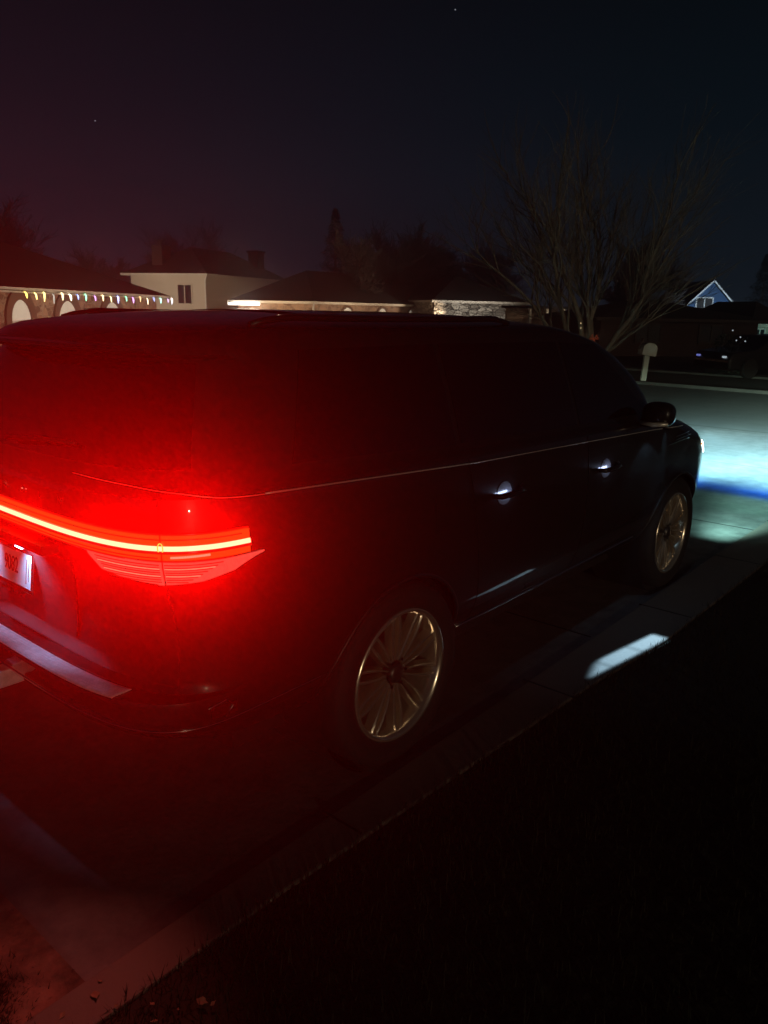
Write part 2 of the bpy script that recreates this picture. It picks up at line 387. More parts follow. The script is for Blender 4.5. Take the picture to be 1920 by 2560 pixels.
cme = bpy.data.meshes.new('cut'); cme.from_pydata([tuple(v) for v in cut.v], [], cut.f)
bm = bmesh.new(); bm.from_mesh(cme); bmesh.ops.remove_doubles(bm, verts=bm.verts, dist=1e-5); bmesh.ops.recalc_face_normals(bm, faces=bm.faces); bm.to_mesh(cme); bm.free()
def cut_arches(o):
    co = bpy.data.objects.new('cutter', cme); COL.objects.link(co)
    md = o.modifiers.new('arch', 'BOOLEAN'); md.object = co; md.operation = 'DIFFERENCE'; md.solver = 'EXACT'
    bpy.context.view_layer.update()
    dg = bpy.context.evaluated_depsgraph_get(); nm = bpy.data.meshes.new_from_object(o.evaluated_get(dg))
    o.modifiers.clear(); o.data = nm; bpy.data.objects.remove(co)
cut_arches(body)
for p in body.data.polygons: p.use_smooth = True
try: body.data.set_sharp_from_angle(angle=math.radians(38))
except Exception: pass

# wheels
def wheel(x, sy):
    w = MB().lathe([(0.292, .10), (0.305, .125), (0.35, .138), (0.388, .130), (0.408, .105), (0.414, .05), (0.414, -.05), (0.408, -.105), (0.35, -.13), (0.30, -.12), (0.292, -.1)], 72, 'y').build('wheel', M['rubber'], car, smooth=True)
    w.location = (x, sy*0.865, 0.414)
    r = MB().lathe([(0.300, .118), (0.296, .128), (0.284, .126), (0.274, .108), (0.262, .06), (0.25, -.09)], 72, 'y').build('rim', M['rim'], w, smooth=True)
    d = MB().lathe([(0.25, -.09), (0.0, -.09)], 48, 'y').build('brake_backing', M['rimdark'], w)
    s = MB(); ns = 20
    for k in range(ns):
        a0 = 2*PI*k/ns+0.1; tw = 0.10 if k % 2 == 0 else -0.10
        def sp(u, v, a0=a0, tw=tw):
            r_ = 0.055+u*0.228
            wd = (0.0065+0.007*u+0.012*max(0, u-.75))
            lat = [(-1, -.045), (-.62, -.006), (-.25, 0), (.25, 0), (.62, -.006), (1, -.045)][round(v*5)]
            a = a0+tw*u*u; c_, s_ = math.cos(a), math.sin(a)
            yy = .098+.022*u*(1.25-u)-.012*(1-u)+lat[1]
            return (r_*c_-lat[0]*wd*s_, yy, r_*s_+lat[0]*wd*c_)
        s.grid(sp, 10, 5)
    so = s.build('spokes', M['rim'], w)
    MB().lathe([(0, .104), (.034, .104), (.042, .098), (.048, .085), (.048, .05)], 36, 'y').build('hub_cap', M['rimdark'], w, smooth=True)
    for k in range(6):
        ln = MB(); a = 2*PI*k/6; ln.lathe([(0, .096), (.008, .096), (.010, .085), (.010, .06)], 10, 'y', (.064*math.cos(a), 0, .064*math.sin(a)))
        ln.build('lug_nut', M['chrome'], w)
    if sy < 0: w.rotation_euler = (0, 0, PI)
    return w
for x in (1.2, 4.31):
    for sy in (-1, 1): wheel(x, sy)
for ax in (1.2, 4.31):                          # arch lips and liners
    for sy in (-1, 1):
        lip = MB(); pts = []
        for k in range(41):
            a = math.radians(-8+196*k/40); x = ax+.452*math.cos(a); z = .41+.452*math.sin(a)
            t = tau_x(x, max(z, .36)); q = P(t*(1 if sy < 0 else -1), max(z, .36)); pts.append((q.x, q.y+sy*0.002, z))
        lip.tube(pts, 0.010, 6); lip.build('wheel_arch_trim', M['trim'], car, smooth=True)
        MB().lathe([(.449, sy*.56), (.449, sy*.93)], 48, 'y', (ax, 0, .41)).build('wheel_well', M['gap'], car)
MB().box((0.5, -.70, .25), (4.9, .70, .36)).build('chassis', M['gap'], car)
MB().tube([(1.2, -.8, .41), (1.2, .8, .41)], .06, 10).build('rear_axle', M['trim'], car)

# doors
def dr(x0, x1, x0t, x1t):
    lo = [(x0+(x1-x0)*k/8, .47) for k in range(9)]; hi = [(x0t+(x1t-x0t)*k/8, 1.345-.021*(x0+(x1-x0)*k/8)) for k in range(9)]
    return lo, hi
for nm, a, bnd in (('rear_door', (1.80, 2.80, 1.64, 2.80), 0), ('front_door', (2.815, 3.78, 2.815, 3.86), 0)):
    lo, hi = dr(*a)
    d = panel(nm, lo, hi, M['paint'], car, off=.003, nu=44, nv=36, depth=.012)
    hx = {'rear_door': 1.93, 'front_door': 3.04}[nm]; hz = {'rear_door': 1.108, 'front_door': 1.075}[nm]
    if nm == 'rear_door': cut_arches(d)
    y0 = P(tau_x(hx, zinv(hx, hz)), zinv(hx, hz)).y
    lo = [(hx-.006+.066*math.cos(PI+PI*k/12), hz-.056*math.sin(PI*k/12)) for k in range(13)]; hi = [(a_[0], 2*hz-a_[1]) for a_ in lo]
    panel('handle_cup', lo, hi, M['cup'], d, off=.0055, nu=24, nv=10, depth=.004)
    h = MB(); h.tube([(hx-.10, y0-.006, hz), (hx-.085, y0-.040, hz+.001), (hx-.03, y0-.050, hz+.004), (hx+.05, y0-.050, hz+.006), (hx+.105, y0-.040, hz+.006), (hx+.125, y0-.006, hz+.006)], [.012, .014, .015, .015, .014, .012], 10)
    ho = h.build('door_handle', M['paint'], d, smooth=True)
    MB().tube([(hx-.07, y0-.062, hz), (hx+.095, y0-.062, hz+.006)], .0035, 6).build('chrome_strip', M['chrome'], ho)
    c_ = MB().lathe([(0, .0), (.020, .0), (.023, .003), (.02, .006), (0, .006)], 20, 'y', (hx+.14, y0-.014, hz+.004)).build('lock_cover', M['chrome'], ho)
    MB().box((hx-.035, y0-.034, hz-.004), (hx+.055, y0-.029, hz+.006)).build('handle_lamp', M['handlelamp'], ho)
# fuel flap on the rear quarter
panel('fuel_flap', [(1.38, 1.02), (1.55, 1.02)], [(1.38, 1.18), (1.55, 1.18)], M['paint'], car, off=.003, nu=8, nv=8)
# lines along the skin; the satin ones are crease highlights built as strips
def skinline(pts, mode, off, r, name, m, n=6, dens=8):
    out = []
    for i in range((len(pts)-1)*dens+1):
        h, z = interp(pts, i/((len(pts)-1)*dens))
        if mode == 'x': z = zinv(h, z); t = tau_x(h, z)
        elif mode == 'y': t = tau_y(h, z)
        else: t = h
        out.append(P(t, z, off))
    b = MB(); b.tube(out, r, n); return b.build(name, m, car, smooth=True)
skinline([(0.45, 1.345), (1.7, 1.283), (2.8, 1.253), (3.75, 1.225), (4.3, 1.200)], 'x', .001, .0032, 'belt_highlight', M['satin'], dens=14)  # highlight on the side crease, built as a bright satin strip
skinline([(1.72, .455), (2.8, .475), (3.80, .495)], 'x', .004, .009, 'rocker_moulding', M['chrome'], dens=14)
skinline([(tau_y(-.45, 1.39), 1.392), (tau_y(-.70, 1.385), 1.386), (tau_y(-.90, 1.375), 1.374), (tau_x(.25, 1.362), 1.362), (tau_x(.45, 1.350), 1.350)], 't', .001, .0015, 'tailgate_highlight', M['satin'], dens=14)  # crease highlight carried round the tail as a thin satin strip
# fender vent blades
for z, x0, x1 in ((1.098, 3.98, 4.38), (1.118, 4.12, 4.42), (1.140, 4.14, 4.40)):
    skinline([(x0, z), (x1, z+.012)], 'x', .004, .0045, 'fender_blade', M['chrome'])

# side and rear windows
def gl(name, lo, hi, **k): return panel(name, lo, hi, M['glass'], car, off=.004, nu=26, nv=14, depth=.015, **k)
for sd in (1, -1):
    gl('quarter_window', [(.62, 1.415), (1.60, 1.372)], [(.80, 1.795), (1.62, 1.800)], side=sd)
    gl('rear_side_window', [(1.64, 1.372), (2.76, 1.345)], [(1.66, 1.800), (2.74, 1.792)], side=sd)
    gl('front_side_window', [(2.80, 1.345), (3.74, 1.335)], [(2.78, 1.790), (3.20, 1.770)], side=sd)
gl('rear_window', [(.86, 1.435), (.4, 1.425), (0, 1.42), (-.4, 1.425), (-.86, 1.435)], [(.70, 1.755), (.35, 1.762), (0, 1.765), (-.35, 1.762), (-.70, 1.755)], mode='y')
# windshield
def wind(u, v, off=.004):
    z = 1.44+v*.34; t = 3-(1-abs(2*u-1))*0.0-abs(2*u-1)*.62
    return P(t if u < .5 else -t, z, off)
b = MB(); b.grid(lambda u, v: wind(u, v), 24, 12); b.build('windscreen', M['glass'], car, smooth=True)
# roof glass, rails, spoiler, aerial
def rooftop(x, y):
    lo, hi = 1.70, 1.929
    for _ in range(26):
        z = (lo+hi)/2; xr, xf, hw, Lr, nr, Lf, nf = prm(z)
        if x < xr or x > xf: yy = -1
        elif x < xr+Lr: yy = hw*max(0, 1-((xr+Lr-x)/Lr)**nr)**(1/nr)
        elif x > xf-Lf: yy = hw*max(0, 1-((x-xf+Lf)/Lf)**nf)**(1/nf)
        else: yy = hw
        if yy >= abs(y): lo = z
        else: hi = z
    return lo
MB().grid(lambda u, v: (1.15+u*1.35, -.48+v*.96, rooftop(1.15+u*1.35, -.48+v*.96)+.006), 24, 16).build('roof_glass', M['glass'], car, smooth=True)
for sy in (-1, 1):
    rl = MB(); pts = []
    for k in range(31):
        t = k/30; x = .66+t*1.75; y = sy*(.700-.03*(abs(t-.5)*2)**3); lift = .028*min(1, 9*t, 9*(1-t))**.6 if 0 < t < 1 else 0
        pts.append((x, y, rooftop(x, y)+lift+.004))
    rl.tube(pts, .013, 8); rr_ = rl.build('roof_rail', M['trim'], car, smooth=True)
    MB().tube([(p[0], p[1]+sy*.0, p[2]+.0135) for p in pts[2:-2]], .0035, 6).build('rail_strip', M['chrome'], rr_, smooth=True)
sp_ = MB(); sp_.grid(lambda u, v: (lambda y: (P(tau_y(y, 1.80), 1.80).x-.045+v*.09+.10*abs(y)**3, y*.95, 1.800+.028*v))( -.66+u*1.32), 30, 4)
so = sp_.build('rear_spoiler', M['paint'], car, smooth=True); md = so.modifiers.new('s', 'SOLIDIFY'); md.thickness = .018
# rear wiper
w0 = P(tau_y(0.02, 1.445), 1.445, .03); w1 = P(tau_y(-.42, 1.475), 1.475, .022)
wp = MB().tube([w0, (w0+w1)/2+Vector((-.006, 0, .006)), w1], [.012, .009, .006], 8).build('rear_wiper', M['trim'], car, smooth=True)

# tail light assembly ---------------------------------------------------------
def band(name, z0, z1, t0, t1, m, off, depth, nu=120, nv=6, z0b=None, z1b=None, label=None):
    z0b = z0 if z0b is None else z0b; z1b = z1 if z1b is None else z1b
    return panel(name, [(t0, z0), (t1, z0b)], [(t0, z1), (t1, z1b)], m, car, off=off, nu=nu, nv=nv, depth=depth, mode='t', label=label)
tR = tau_x(.36, 1.21); TAIL = 0.60
tl = band('tail_light', 1.172, 1.250, -tR, tR, M['lens'], .010, .03, nv=8)
rb = MB()
rb.grid(lambda u, v: P(-tR+u*2*tR, 1.202, .0160)+(P(-tR+u*2*tR, 1.219, .0135)-P(-tR+u*2*tR, 1.202, .0160))*v, 160, 1)
lb = rb.build('light_bar', M['bar'], car, smooth=True)
for lx, pw in ((tau_y(.20, 1.21), 520), (tau_y(-.38, 1.21), 640), (tau_y(-.76, 1.21), 660), (tau_y(-.94, 1.21), 640), (tau_x(.22, 1.21), 560)):
    p0 = P(lx, 1.21, .022)
    sl0 = light('tail_beam', 'SPOT', p0, (1.0, 0.0, 0.0), pw*TAIL, lb, spot_size=math.radians(114), spot_blend=1.0, shadow_soft_size=0.0)
    aim(sl0, Vector(p0)+Vector((-1, -.18, .48)))
p0 = P(tau_y(-.93, 1.14), 1.14, .03)
sl0 = light('tail_ground_beam', 'SPOT', p0, (1.0, 0.16, 0.13), 24.0, lb, spot_size=math.radians(70), spot_blend=1.0, shadow_soft_size=0.02)
aim(sl0, Vector((-.75, -1.15, 0)))
skinline([(-tR, 1.1985), (tR, 1.1985)], 't', .0150, .0055, 'light_bar_lip', M['lensrim'], n=6, dens=140)
skinline([(-tR, 1.254), (tR, 1.254)], 't', .004, .004, 'lens_border', M['lensrim'], n=6, dens=140)
skinline([(-tR, 1.168), (0.40, 1.168)], 't', .004, .005, 'lens_border', M['lensrim'], n=6, dens=140)
for sd in (1, -1):
    yl = -.60; ts = tau_y(-.60, 1.16); gapt = tau_y(-.885, 1.16)
    te = tau_x(.42, 1.17)
    lo = [(ts, 1.158), (tau_y(-.66, 1.12), 1.112), (tau_y(-.76, 1.11), 1.098), (gapt-.006, 1.090)]
    hi = [(ts, 1.164), (tau_y(-.70, 1.16), 1.164), (tau_y(-.80, 1.16), 1.164), (gapt-.006, 1.164)]
    f = (lambda l: [(a*sd, c) for a, c in l])
    l1 = panel('lower_lens', f(lo), f(hi), M['lens2'], car, off=.006, nu=30, nv=14, depth=.02, mode='t')
    lo = [(gapt+.006, 1.089), (tau_x(.10, 1.09), 1.088), (tau_x(.20, 1.10), 1.100), (tau_x(.30, 1.12), 1.122), (te, 1.160)]
    hi = [(gapt+.006, 1.164), (tau_x(.10, 1.16), 1.164), (tau_x(.20, 1.16), 1.164), (tau_x(.30, 1.16), 1.164), (te, 1.166)]
    l2 = panel('lower_lens', f(lo), f(hi), M['lens2'], car, off=.006, nu=40, nv=14, depth=.02, mode='t')
    for lens, a0, a1 in ((l1, ts+.03, gapt-.012), (l2, gapt+.012, te-.12)):
        rb = MB()
        for zz in (1.100, 1.108, 1.116, 1.124, 1.132, 1.140, 1.148, 1.156):
            k0 = a0+(1.16-zz)*.9 if lens is l1 else a0; k1 = a1-(1.16-zz)*3.0 if lens is l2 else a1
            rb.tube([P(sd*(k0+(k1-k0)*k/24), zz, .0075) for k in range(25)], .0017, 5)
        rb.build('lens_rib', M['ribdark'], lens, smooth=True)
        rc = MB()
        for zz in (1.120, 1.144):
            k0 = a0+(1.16-zz)*.9 if lens is l1 else a0; k1 = (a1-(1.16-zz)*3.0 if lens is l2 else a1)
            rc.tube([P(sd*(k0+(k1-k0)*k/24), zz, .0082) for k in range(25)], .0014, 5)
        rc.build('lens_rib', M['ribpale'], lens, smooth=True)
skinline([(tau_y(-.885, 1.20), 1.08), (tau_y(-.885, 1.2), 1.255)], 't', .010, .0022, 'lens_seam', M['gap'])
g0 = tau_y(-.885, 1.21)
MB().tube([P(g0+.012*math.cos(a_*PI/6), 1.212+.016*math.sin(a_*PI/6), .017) for a_ in range(-3, 9)], .0022, 6).build('seam_flare', M['seamglow'], car, smooth=True)  # glowing curl that imitates lens flare at the seam
skinline([(g0+.04, 1.182), (tau_x(.22, 1.18), 1.186)], 't', .0115, .004, 'lens_segment', M['ribpale'], dens=30)
skinline([(-.2, 1.180), (g0-.02, 1.180)], 't', .0115, .0022, 'lens_segment', M['ribdark'], dens=60)
skinline([(-.2, 1.238), (tau_x(.33, 1.238), 1.238)], 't', .0115, .0020, 'lens_segment', M['ribdark'], dens=90)
# tailgate seams
for sd in (1, -1):
    tg = tau_y(-.885, 1.16)*sd
    skinline([(tg, .71), (tg, 1.07)], 't', .001, .0030, 'tailgate_seam', M['gap'], dens=20)
    skinline([(tg, 1.262), (tg, 1.36)], 't', .001, .0030, 'tailgate_seam', M['gap'], dens=20)
# number plate recess and plate
pr = panel('plate_recess', [(.42, .79), (-.42, .79)], [(.50, 1.10), (-.50, 1.10)], M['paint'], car, off=.006, nu=30, nv=14, depth=.012, mode='y')
plt = MB().box((-.004, -.158, 0), (.004, .158, .158)).build('number_plate', M['plate'], car)
bevel(plt, .003)
plt.location = (-.004, -.055, .925); plt.rotation_euler = (0, math.radians(7), 0)
fr = MB(); fr.box((-.008, -.168, -.012), (-.001, .168, .004)); fr.box((-.008, -.168, .154), (-.001, .168, .168)); fr.box((-.008, -.168, .004), (-.001, -.157, .154)); fr.box((-.008, .157, .004), (-.001, .168, .154))
bevel(fr.build('plate_frame', M['chrome'], plt), .002)
def text(body_, size, m, parent, loc, rot, ext=.0015, name='lettering', sx=1.0, space=1.0):
    cu = bpy.data.curves.new(name, 'FONT'); cu.body = body_; cu.size = size; cu.extrude = ext; cu.align_x = 'CENTER'; cu.align_y = 'CENTER'; cu.space_character = space
    o = bpy.data.objects.new(name, cu); COL.objects.link(o); bpy.context.view_layer.update()
    me = bpy.data.meshes.new_from_object(o.evaluated_get(bpy.context.evaluated_depsgraph_get())); bpy.data.objects.remove(o)
    me.materials.clear(); me.materials.append(m)
    o = bpy.data.objects.new(name, me); COL.objects.link(o); o.parent = parent; o.location = loc; o.rotation_euler = rot; o.scale = (sx, 1, 1); return o
RT = (PI/2, 0, -PI/2)
text('9082', .084, M['plateink'], plt, (-.0060, .000, .070), RT, sx=.66, ext=.001, name='plate_number')
MB().box((-.0055, -.118, .018), (-.004, -.1145, .11)).box((-.0055, -.136, .03), (-.004, -.1335, .10)).build('plate_mark', M['trim'], plt)
MB().box((-.0055, -.03, .126), (-.004, .10, .140)).build('plate_heading', M['plateink'], plt)
fb = MB()
for k in range(11): fb.box((-.011, .14-k*.025-.017, -.034+.004*(k % 3)), (-.007, .14-k*.025, -.020-.002*(k % 2)))
fb.build('frame_badge', M['chrome'], plt)
for y in (.13, -.24):                            # plate lamps under the light bar lip
    pl_ = MB().box((-.050, y-.028, 1.108), (-.014, y+.028, 1.116)).build('plate_lamp', M['platelamp'], car)
    la = light('plate_lamp_beam', 'AREA', (-.050, y, 1.110), (.42, .55, 1.0), 1.9, pl_, shape='RECTANGLE', size=.03, size_y=.05)
    la.rotation_euler = (0, math.radians(-40), 0); la.data.spread = math.radians(96)
MB().box((-.055, -.42, 1.117), (.02, .42, 1.150)).build('handle_ledge', M['trim'], car)
# spaced badge letters above the bar
for ch, u_, v_ in (('L', None, .265), ('I', None, .165), ('N', None, .07), ('C', None, -.075), ('O', None, -.20), ('L', None, -.325), ('N', None, -.455)):
    p_ = P(tau_y(v_, 1.305), 1.305, .003)
    text(ch, .040, M['chrome'], car, p_, (PI/2, 0, -PI/2-.10*(1 if v_ < 0 else -1)*abs(v_)*2), ext=.002, name='badge_letter')
# step pad, hitch, lower bumper lip
stp = MB()
def stepf(u, v):
    y = .745-u*1.49; a = P(tau_y(y, .694), .694).x; bx = P(tau_y(y, .685), .685).x
    x = bx-.006+v*.078; return (x, y, .7005-.004*abs(2*v-1)**6+.0012*(round(v*14) % 2))
stp.grid(stepf, 60, 14); so = stp.build('bumper_step', M['step'], car); md = so.modifiers.new('s', 'SOLIDIFY'); md.thickness = .006
h_ = MB().box((-.26, -.035, .50), (.12, .035, .57)).build('tow_hitch', M['step'], car); bevel(h_, .006)
skinline([(-.99, .575), (tau_x(.78, .56), .575)], 't', .002, .0030, 'bumper_moulding', M['chrome'], dens=90)
rf = panel('bumper_reflector', [(tau_x(.20, .66), .60), (tau_x(.30, .66), .60)], [(tau_x(.20, .66), .655), (tau_x(.30, .66), .65)], M['darkred'], car, off=.004, nu=8, nv=4, mode='t')
skinline([(tau_x(.19, .66), .655), (tau_x(.26, .66), .672), (tau_x(.285, .66), .64), (tau_x(.25, .66), .598)], 't', .006, .003, 'corner_glint', M['chrome'], dens=10)  # bright chrome curve shaped after the highlights on the bumper corner
# mirrors
for sy in (-1, 1):
    def mf(u, v, sy=sy):
        a = 2*PI*u; ph = PI*v-PI/2
        sx = math.copysign(abs(math.cos(a)*math.cos(ph))**.7, math.cos(a)); s_y = math.copysign(abs(math.sin(a)*math.cos(ph))**.7, math.sin(a)); s_z = math.copysign(abs(math.sin(ph))**.8, math.sin(ph))
        return (3.63+.080*sx, sy*(1.060+.100*s_y), 1.343+.080*s_z)
    mo = MB().grid(mf, 28, 14).build('door_mirror', M['paint'], car, smooth=True)
    MB().tube([(3.66, sy*.90, 1.27), (3.66, sy*1.00, 1.285)], [.04, .03], 10).build('mirror_arm', M['trim'], mo, smooth=True)
    MB().tube([(3.556, sy*.975, 1.292), (3.540, sy*1.06, 1.286), (3.556, sy*1.15, 1.296)], [.012, .015, .012], 8).build('chrome_strip', M['satin'], mo, smooth=True)
# headlamps: each lens with its beam (cut-off pattern built in the lamp)
def beam_nodes(d, fn):
    d.use_nodes = True; t = d.node_tree; n = t.nodes; l = t.links
    em = n['Emission']; tc = n.new('ShaderNodeTexCoord'); s = n.new('ShaderNodeSeparateXYZ'); l.new(tc.outputs['Normal'], s.inputs[0])
    def div(a):
        q = n.new('ShaderNodeMath'); q.operation = 'DIVIDE'; l.new(s.outputs[a], q.inputs[0])
        ab = n.new('ShaderNodeMath'); ab.operation = 'ABSOLUTE'; l.new(s.outputs[2], ab.inputs[0]); l.new(ab.outputs[0], q.inputs[1]); return q.outputs[0]
    fn(n, l, em, div(0), div(1))
def head_fn(n, l, em, h, v):                     # v: tangent of the angle above the beam axis
    r = n.new('ShaderNodeValToRGB'); m_ = n.new('ShaderNodeMapRange'); l.new(v, m_.inputs[0])
    m_.inputs[1].default_value = -0.6; m_.inputs[2].default_value = 0.2; l.new(m_.outputs[0], r.inputs[0])
    el = r.color_ramp.elements; el[0].position = 0; el[0].color = (.03, .055, .05, 1); el[1].position = 1; el[1].color = (.002, .003, .003, 1)
    def st(tan_, c):
        k = el.new((tan_+.6)/.8); k.color = (*c, 1)
    st(-.50, (.04, .085, .072)); st(-.41, (.075, .145, .13)); st(-.392, (.06, .14, .18)); st(-.375, (.015, .07, .30)); st(-.352, (.005, .09, .62)); st(-.335, (.06, .26, 1.0)); st(-.312, (.30, .75, 1.4)); st(-.285, (.95, 1.9, 2.5)); st(-.22, (2.2, 3.9, 4.5)); st(-.14, (2.4, 3.6, 3.9)); st(-.11, (1.7, 2.3, 2.2)); st(-.095, (1.6, 2.1, 1.9)); st(-.08, (1.6, 2.0, 1.7)); st(-.05, (1.1, 1.3, 1.0)); st(-.03, (.14, .16, .12)); st(-.01, (.022, .028, .022))
    ab = n.new('ShaderNodeMath'); ab.operation = 'ABSOLUTE'; l.new(h, ab.inputs[0])
    hf = n.new('ShaderNodeMapRange'); hf.interpolation_type = 'SMOOTHSTEP'; l.new(ab.outputs[0], hf.inputs[0])
    hf.inputs[1].default_value = .07; hf.inputs[2].default_value = .34; hf.inputs[3].default_value = 1; hf.inputs[4].default_value = .14
    hr = n.new('ShaderNodeMapRange'); hr.interpolation_type = 'SMOOTHSTEP'; l.new(h, hr.inputs[0])
    hr.inputs[1].default_value = .13; hr.inputs[2].default_value = .36; hr.inputs[3].default_value = 1; hr.inputs[4].default_value = .06
    hm_ = n.new('ShaderNodeMath'); hm_.operation = 'MULTIPLY'; l.new(hf.outputs[0], hm_.inputs[0]); l.new(hr.outputs[0], hm_.inputs[1])
    l.new(hm_.outputs[0], em.inputs['Strength'])
    l.new(r.outputs[0], em.inputs[0])
for sy in (-1, 1):
    t0 = tau_x(4.80, 1.02); t1 = 2.55
    hl = panel('headlamp', [(sd_*(-sy), .955) for sd_ in (t0, t1)], [(sd_*(-sy), 1.065) for sd_ in (t0, t1)], M['headlamp'], car, off=.008, nu=16, nv=6, depth=.02, mode='t')
    ta = tau_x(4.72, 1.04); tb = tau_x(4.83, 1.04)
    panel('side_marker', [(ta*(-sy), 1.045), (tb*(-sy), 1.035)], [(ta*(-sy), 1.05), (tb*(-sy), 1.065)], M['amber'], car, off=.005, nu=6, nv=3, depth=.01, mode='t')
    hb = light('headlamp_beam', 'SPOT', (5.30, sy*.80, 1.0), (.80, 1.0, 1.0), 9000, hl, spot_size=math.radians(130), spot_blend=.5, shadow_soft_size=.05)
    aim(hb, (15.36, sy*.80-.3, 1.0), 'Y'); beam_nodes(hb.data, head_fn)
# puddle lamp under the right mirror
pu = MB().lathe([(0, 0), (.02, 0), (.024, .006)], 16, 'z', (3.62, -1.12, 1.256)).build('puddle_lamp', M['glass'], car)
pb = light('puddle_beam', 'SPOT', (3.62, -1.12, 1.245), (.40, .72, 1.0), 420, pu, spot_size=math.radians(110), spot_blend=.3, shadow_soft_size=.012)
aim(pb, (3.62, -1.12, 0))
def pud_fn(n, l, em, h, v):
    def win(x, a, b_, s):
        m1 = n.new('ShaderNodeMapRange'); m1.interpolation_type = 'SMOOTHSTEP'; l.new(x, m1.inputs[0]); m1.inputs[1].default_value = a-s; m1.inputs[2].default_value = a+s
        m2 = n.new('ShaderNodeMapRange'); m2.interpolation_type = 'SMOOTHSTEP'; l.new(x, m2.inputs[0]); m2.inputs[1].default_value = b_-s; m2.inputs[2].default_value = b_+s; m2.inputs[3].default_value = 1; m2.inputs[4].default_value = 0
        q = n.new('ShaderNodeMath'); q.operation = 'MULTIPLY'; l.new(m1.outputs[0], q.inputs[0]); l.new(m2.outputs[0], q.inputs[1]); return q.outputs[0]
    # beam aimed straight down; local axes follow to_track_quat: find x of the car in h or v
    q = n.new('ShaderNodeMath'); q.operation = 'MULTIPLY'
    n['Emission'].inputs['Strength'].default_value = 1
    a = win(PUD[0](h, v), -.90, -.22, .03); sh = n.new('ShaderNodeMath'); sh.operation = 'MULTIPLY_ADD'; l.new(h, sh.inputs[0]); sh.inputs[1].default_value = .14; l.new(v, sh.inputs[2]); b2 = win(sh.outputs[0], -.238, -.158, .014)
    ct = n.new('ShaderNodeMath'); ct.operation = 'MULTIPLY_ADD'; l.new(h, ct.inputs[0]); ct.inputs[1].default_value = -.42; l.new(sh.outputs[0], ct.inputs[2]); b3 = win(ct.outputs[0], -9, .135, .03)
    wv = n.new('ShaderNodeMath'); wv.operation = 'MULTIPLY'; l.new(h, wv.inputs[0]); wv.inputs[1].default_value = 24
    sn = n.new('ShaderNodeMath'); sn.operation = 'SINE'; l.new(wv.outputs[0], sn.inputs[0])
    sm = n.new('ShaderNodeMapRange'); l.new(sn.outputs[0], sm.inputs[0]); sm.inputs[1].default_value = .80; sm.inputs[2].default_value = 1.0; sm.inputs[3].default_value = 1.0; sm.inputs[4].default_value = .72
    qq = n.new('ShaderNodeMath'); qq.operation = 'MULTIPLY'; l.new(sm.outputs[0], qq.inputs[0]); l.new(b2, qq.inputs[1])
    q3 = n.new('ShaderNodeMath'); q3.operation = 'MULTIPLY'; l.new(qq.outputs[0], q3.inputs[0]); l.new(b3, q3.inputs[1]); qq = q3
    l.new(a, q.inputs[0]); l.new(qq.outputs[0], q.inputs[1])
    ad = n.new('ShaderNodeMath'); ad.operation = 'ADD'; l.new(q.outputs[0], ad.inputs[0]); ad.inputs[1].default_value = .004
    l.new(ad.outputs[0], em.inputs['Strength'])
pb.rotation_euler = (0, 0, 0)                    # looks down -Z with local x = car x, local y = car y
PUD = (lambda h, v: h, lambda h, v: v)
beam_nodes(pb.data, pud_fn)
pb.data.node_tree.nodes['Emission'].inputs[0].default_value = (1, 1, 1, 1)

# ------------------------------------------------------------------ houses
def hip(parent, w, d, eave, rise, over, roofm, wallm, name_roof='roof', wall_z0=-.05, ridge=None):
    """walls 0..w along x, 0..d along y (front at y=0), hip roof above"""
    MB().box((0, 0, wall_z0), (w, d, eave)).build('wall', wallm, parent)
    o = over; x0, x1, y0, y1 = -o, w+o, -o, d+o; k = min((x1-x0), (y1-y0))/2
    if (x1-x0) >= (y1-y0): r = [(x0+k, (y0+y1)/2), (x1-k, (y0+y1)/2)]
    else: r = [((x0+x1)/2, y0+k), ((x0+x1)/2, y1-k)]
    z = eave+.06; zr = z+rise
    vs = [(x0, y0, z), (x1, y0, z), (x1, y1, z), (x0, y1, z), (*r[0], zr), (*r[1], zr)]
    if (x1-x0) >= (y1-y0): fs = [(0, 1, 5, 4), (1, 2, 5), (2, 3, 4, 5), (3, 0, 4), (0, 3, 2, 1)]
    else: fs = [(0, 1, 4), (1, 2, 5, 4), (2, 3, 5), (3, 0, 4, 5), (0, 3, 2, 1)]
    rf = mesh(name_roof, vs, fs, roofm, parent)
    f = MB(); t = .16; e = .03
    f.box((x0-e, y0-e, z-t), (x1+e, y0, z-.004)); f.box((x0-e, y1, z-t), (x1+e, y1+e, z-.004)); f.box((x0-e, y0, z-t), (x0, y1, z-.004)); f.box((x1, y0, z-t), (x1+e, y1, z-.004))
    f.box((x0, y0, z-.10), (x1, y1, z-.02))
    f.build('fascia', M['fascia'], parent)
    return rf
def wash(parent, loc, target, color, power, ang=75, soft=.1):  # added spot with no fixture, put there to light a house wall
    o = light('added_wall_wash', 'SPOT', loc, color, power, parent, shadow_soft_size=soft, spot_size=math.radians(ang), spot_blend=.6)
    o.rotation_euler = (Vector(target)-Vector(loc)).to_track_quat('-Z', 'Y').to_euler(); return o
def frame_to(A, B):
    d = (B-A); return A, math.atan2(d.y, d.x), d.length
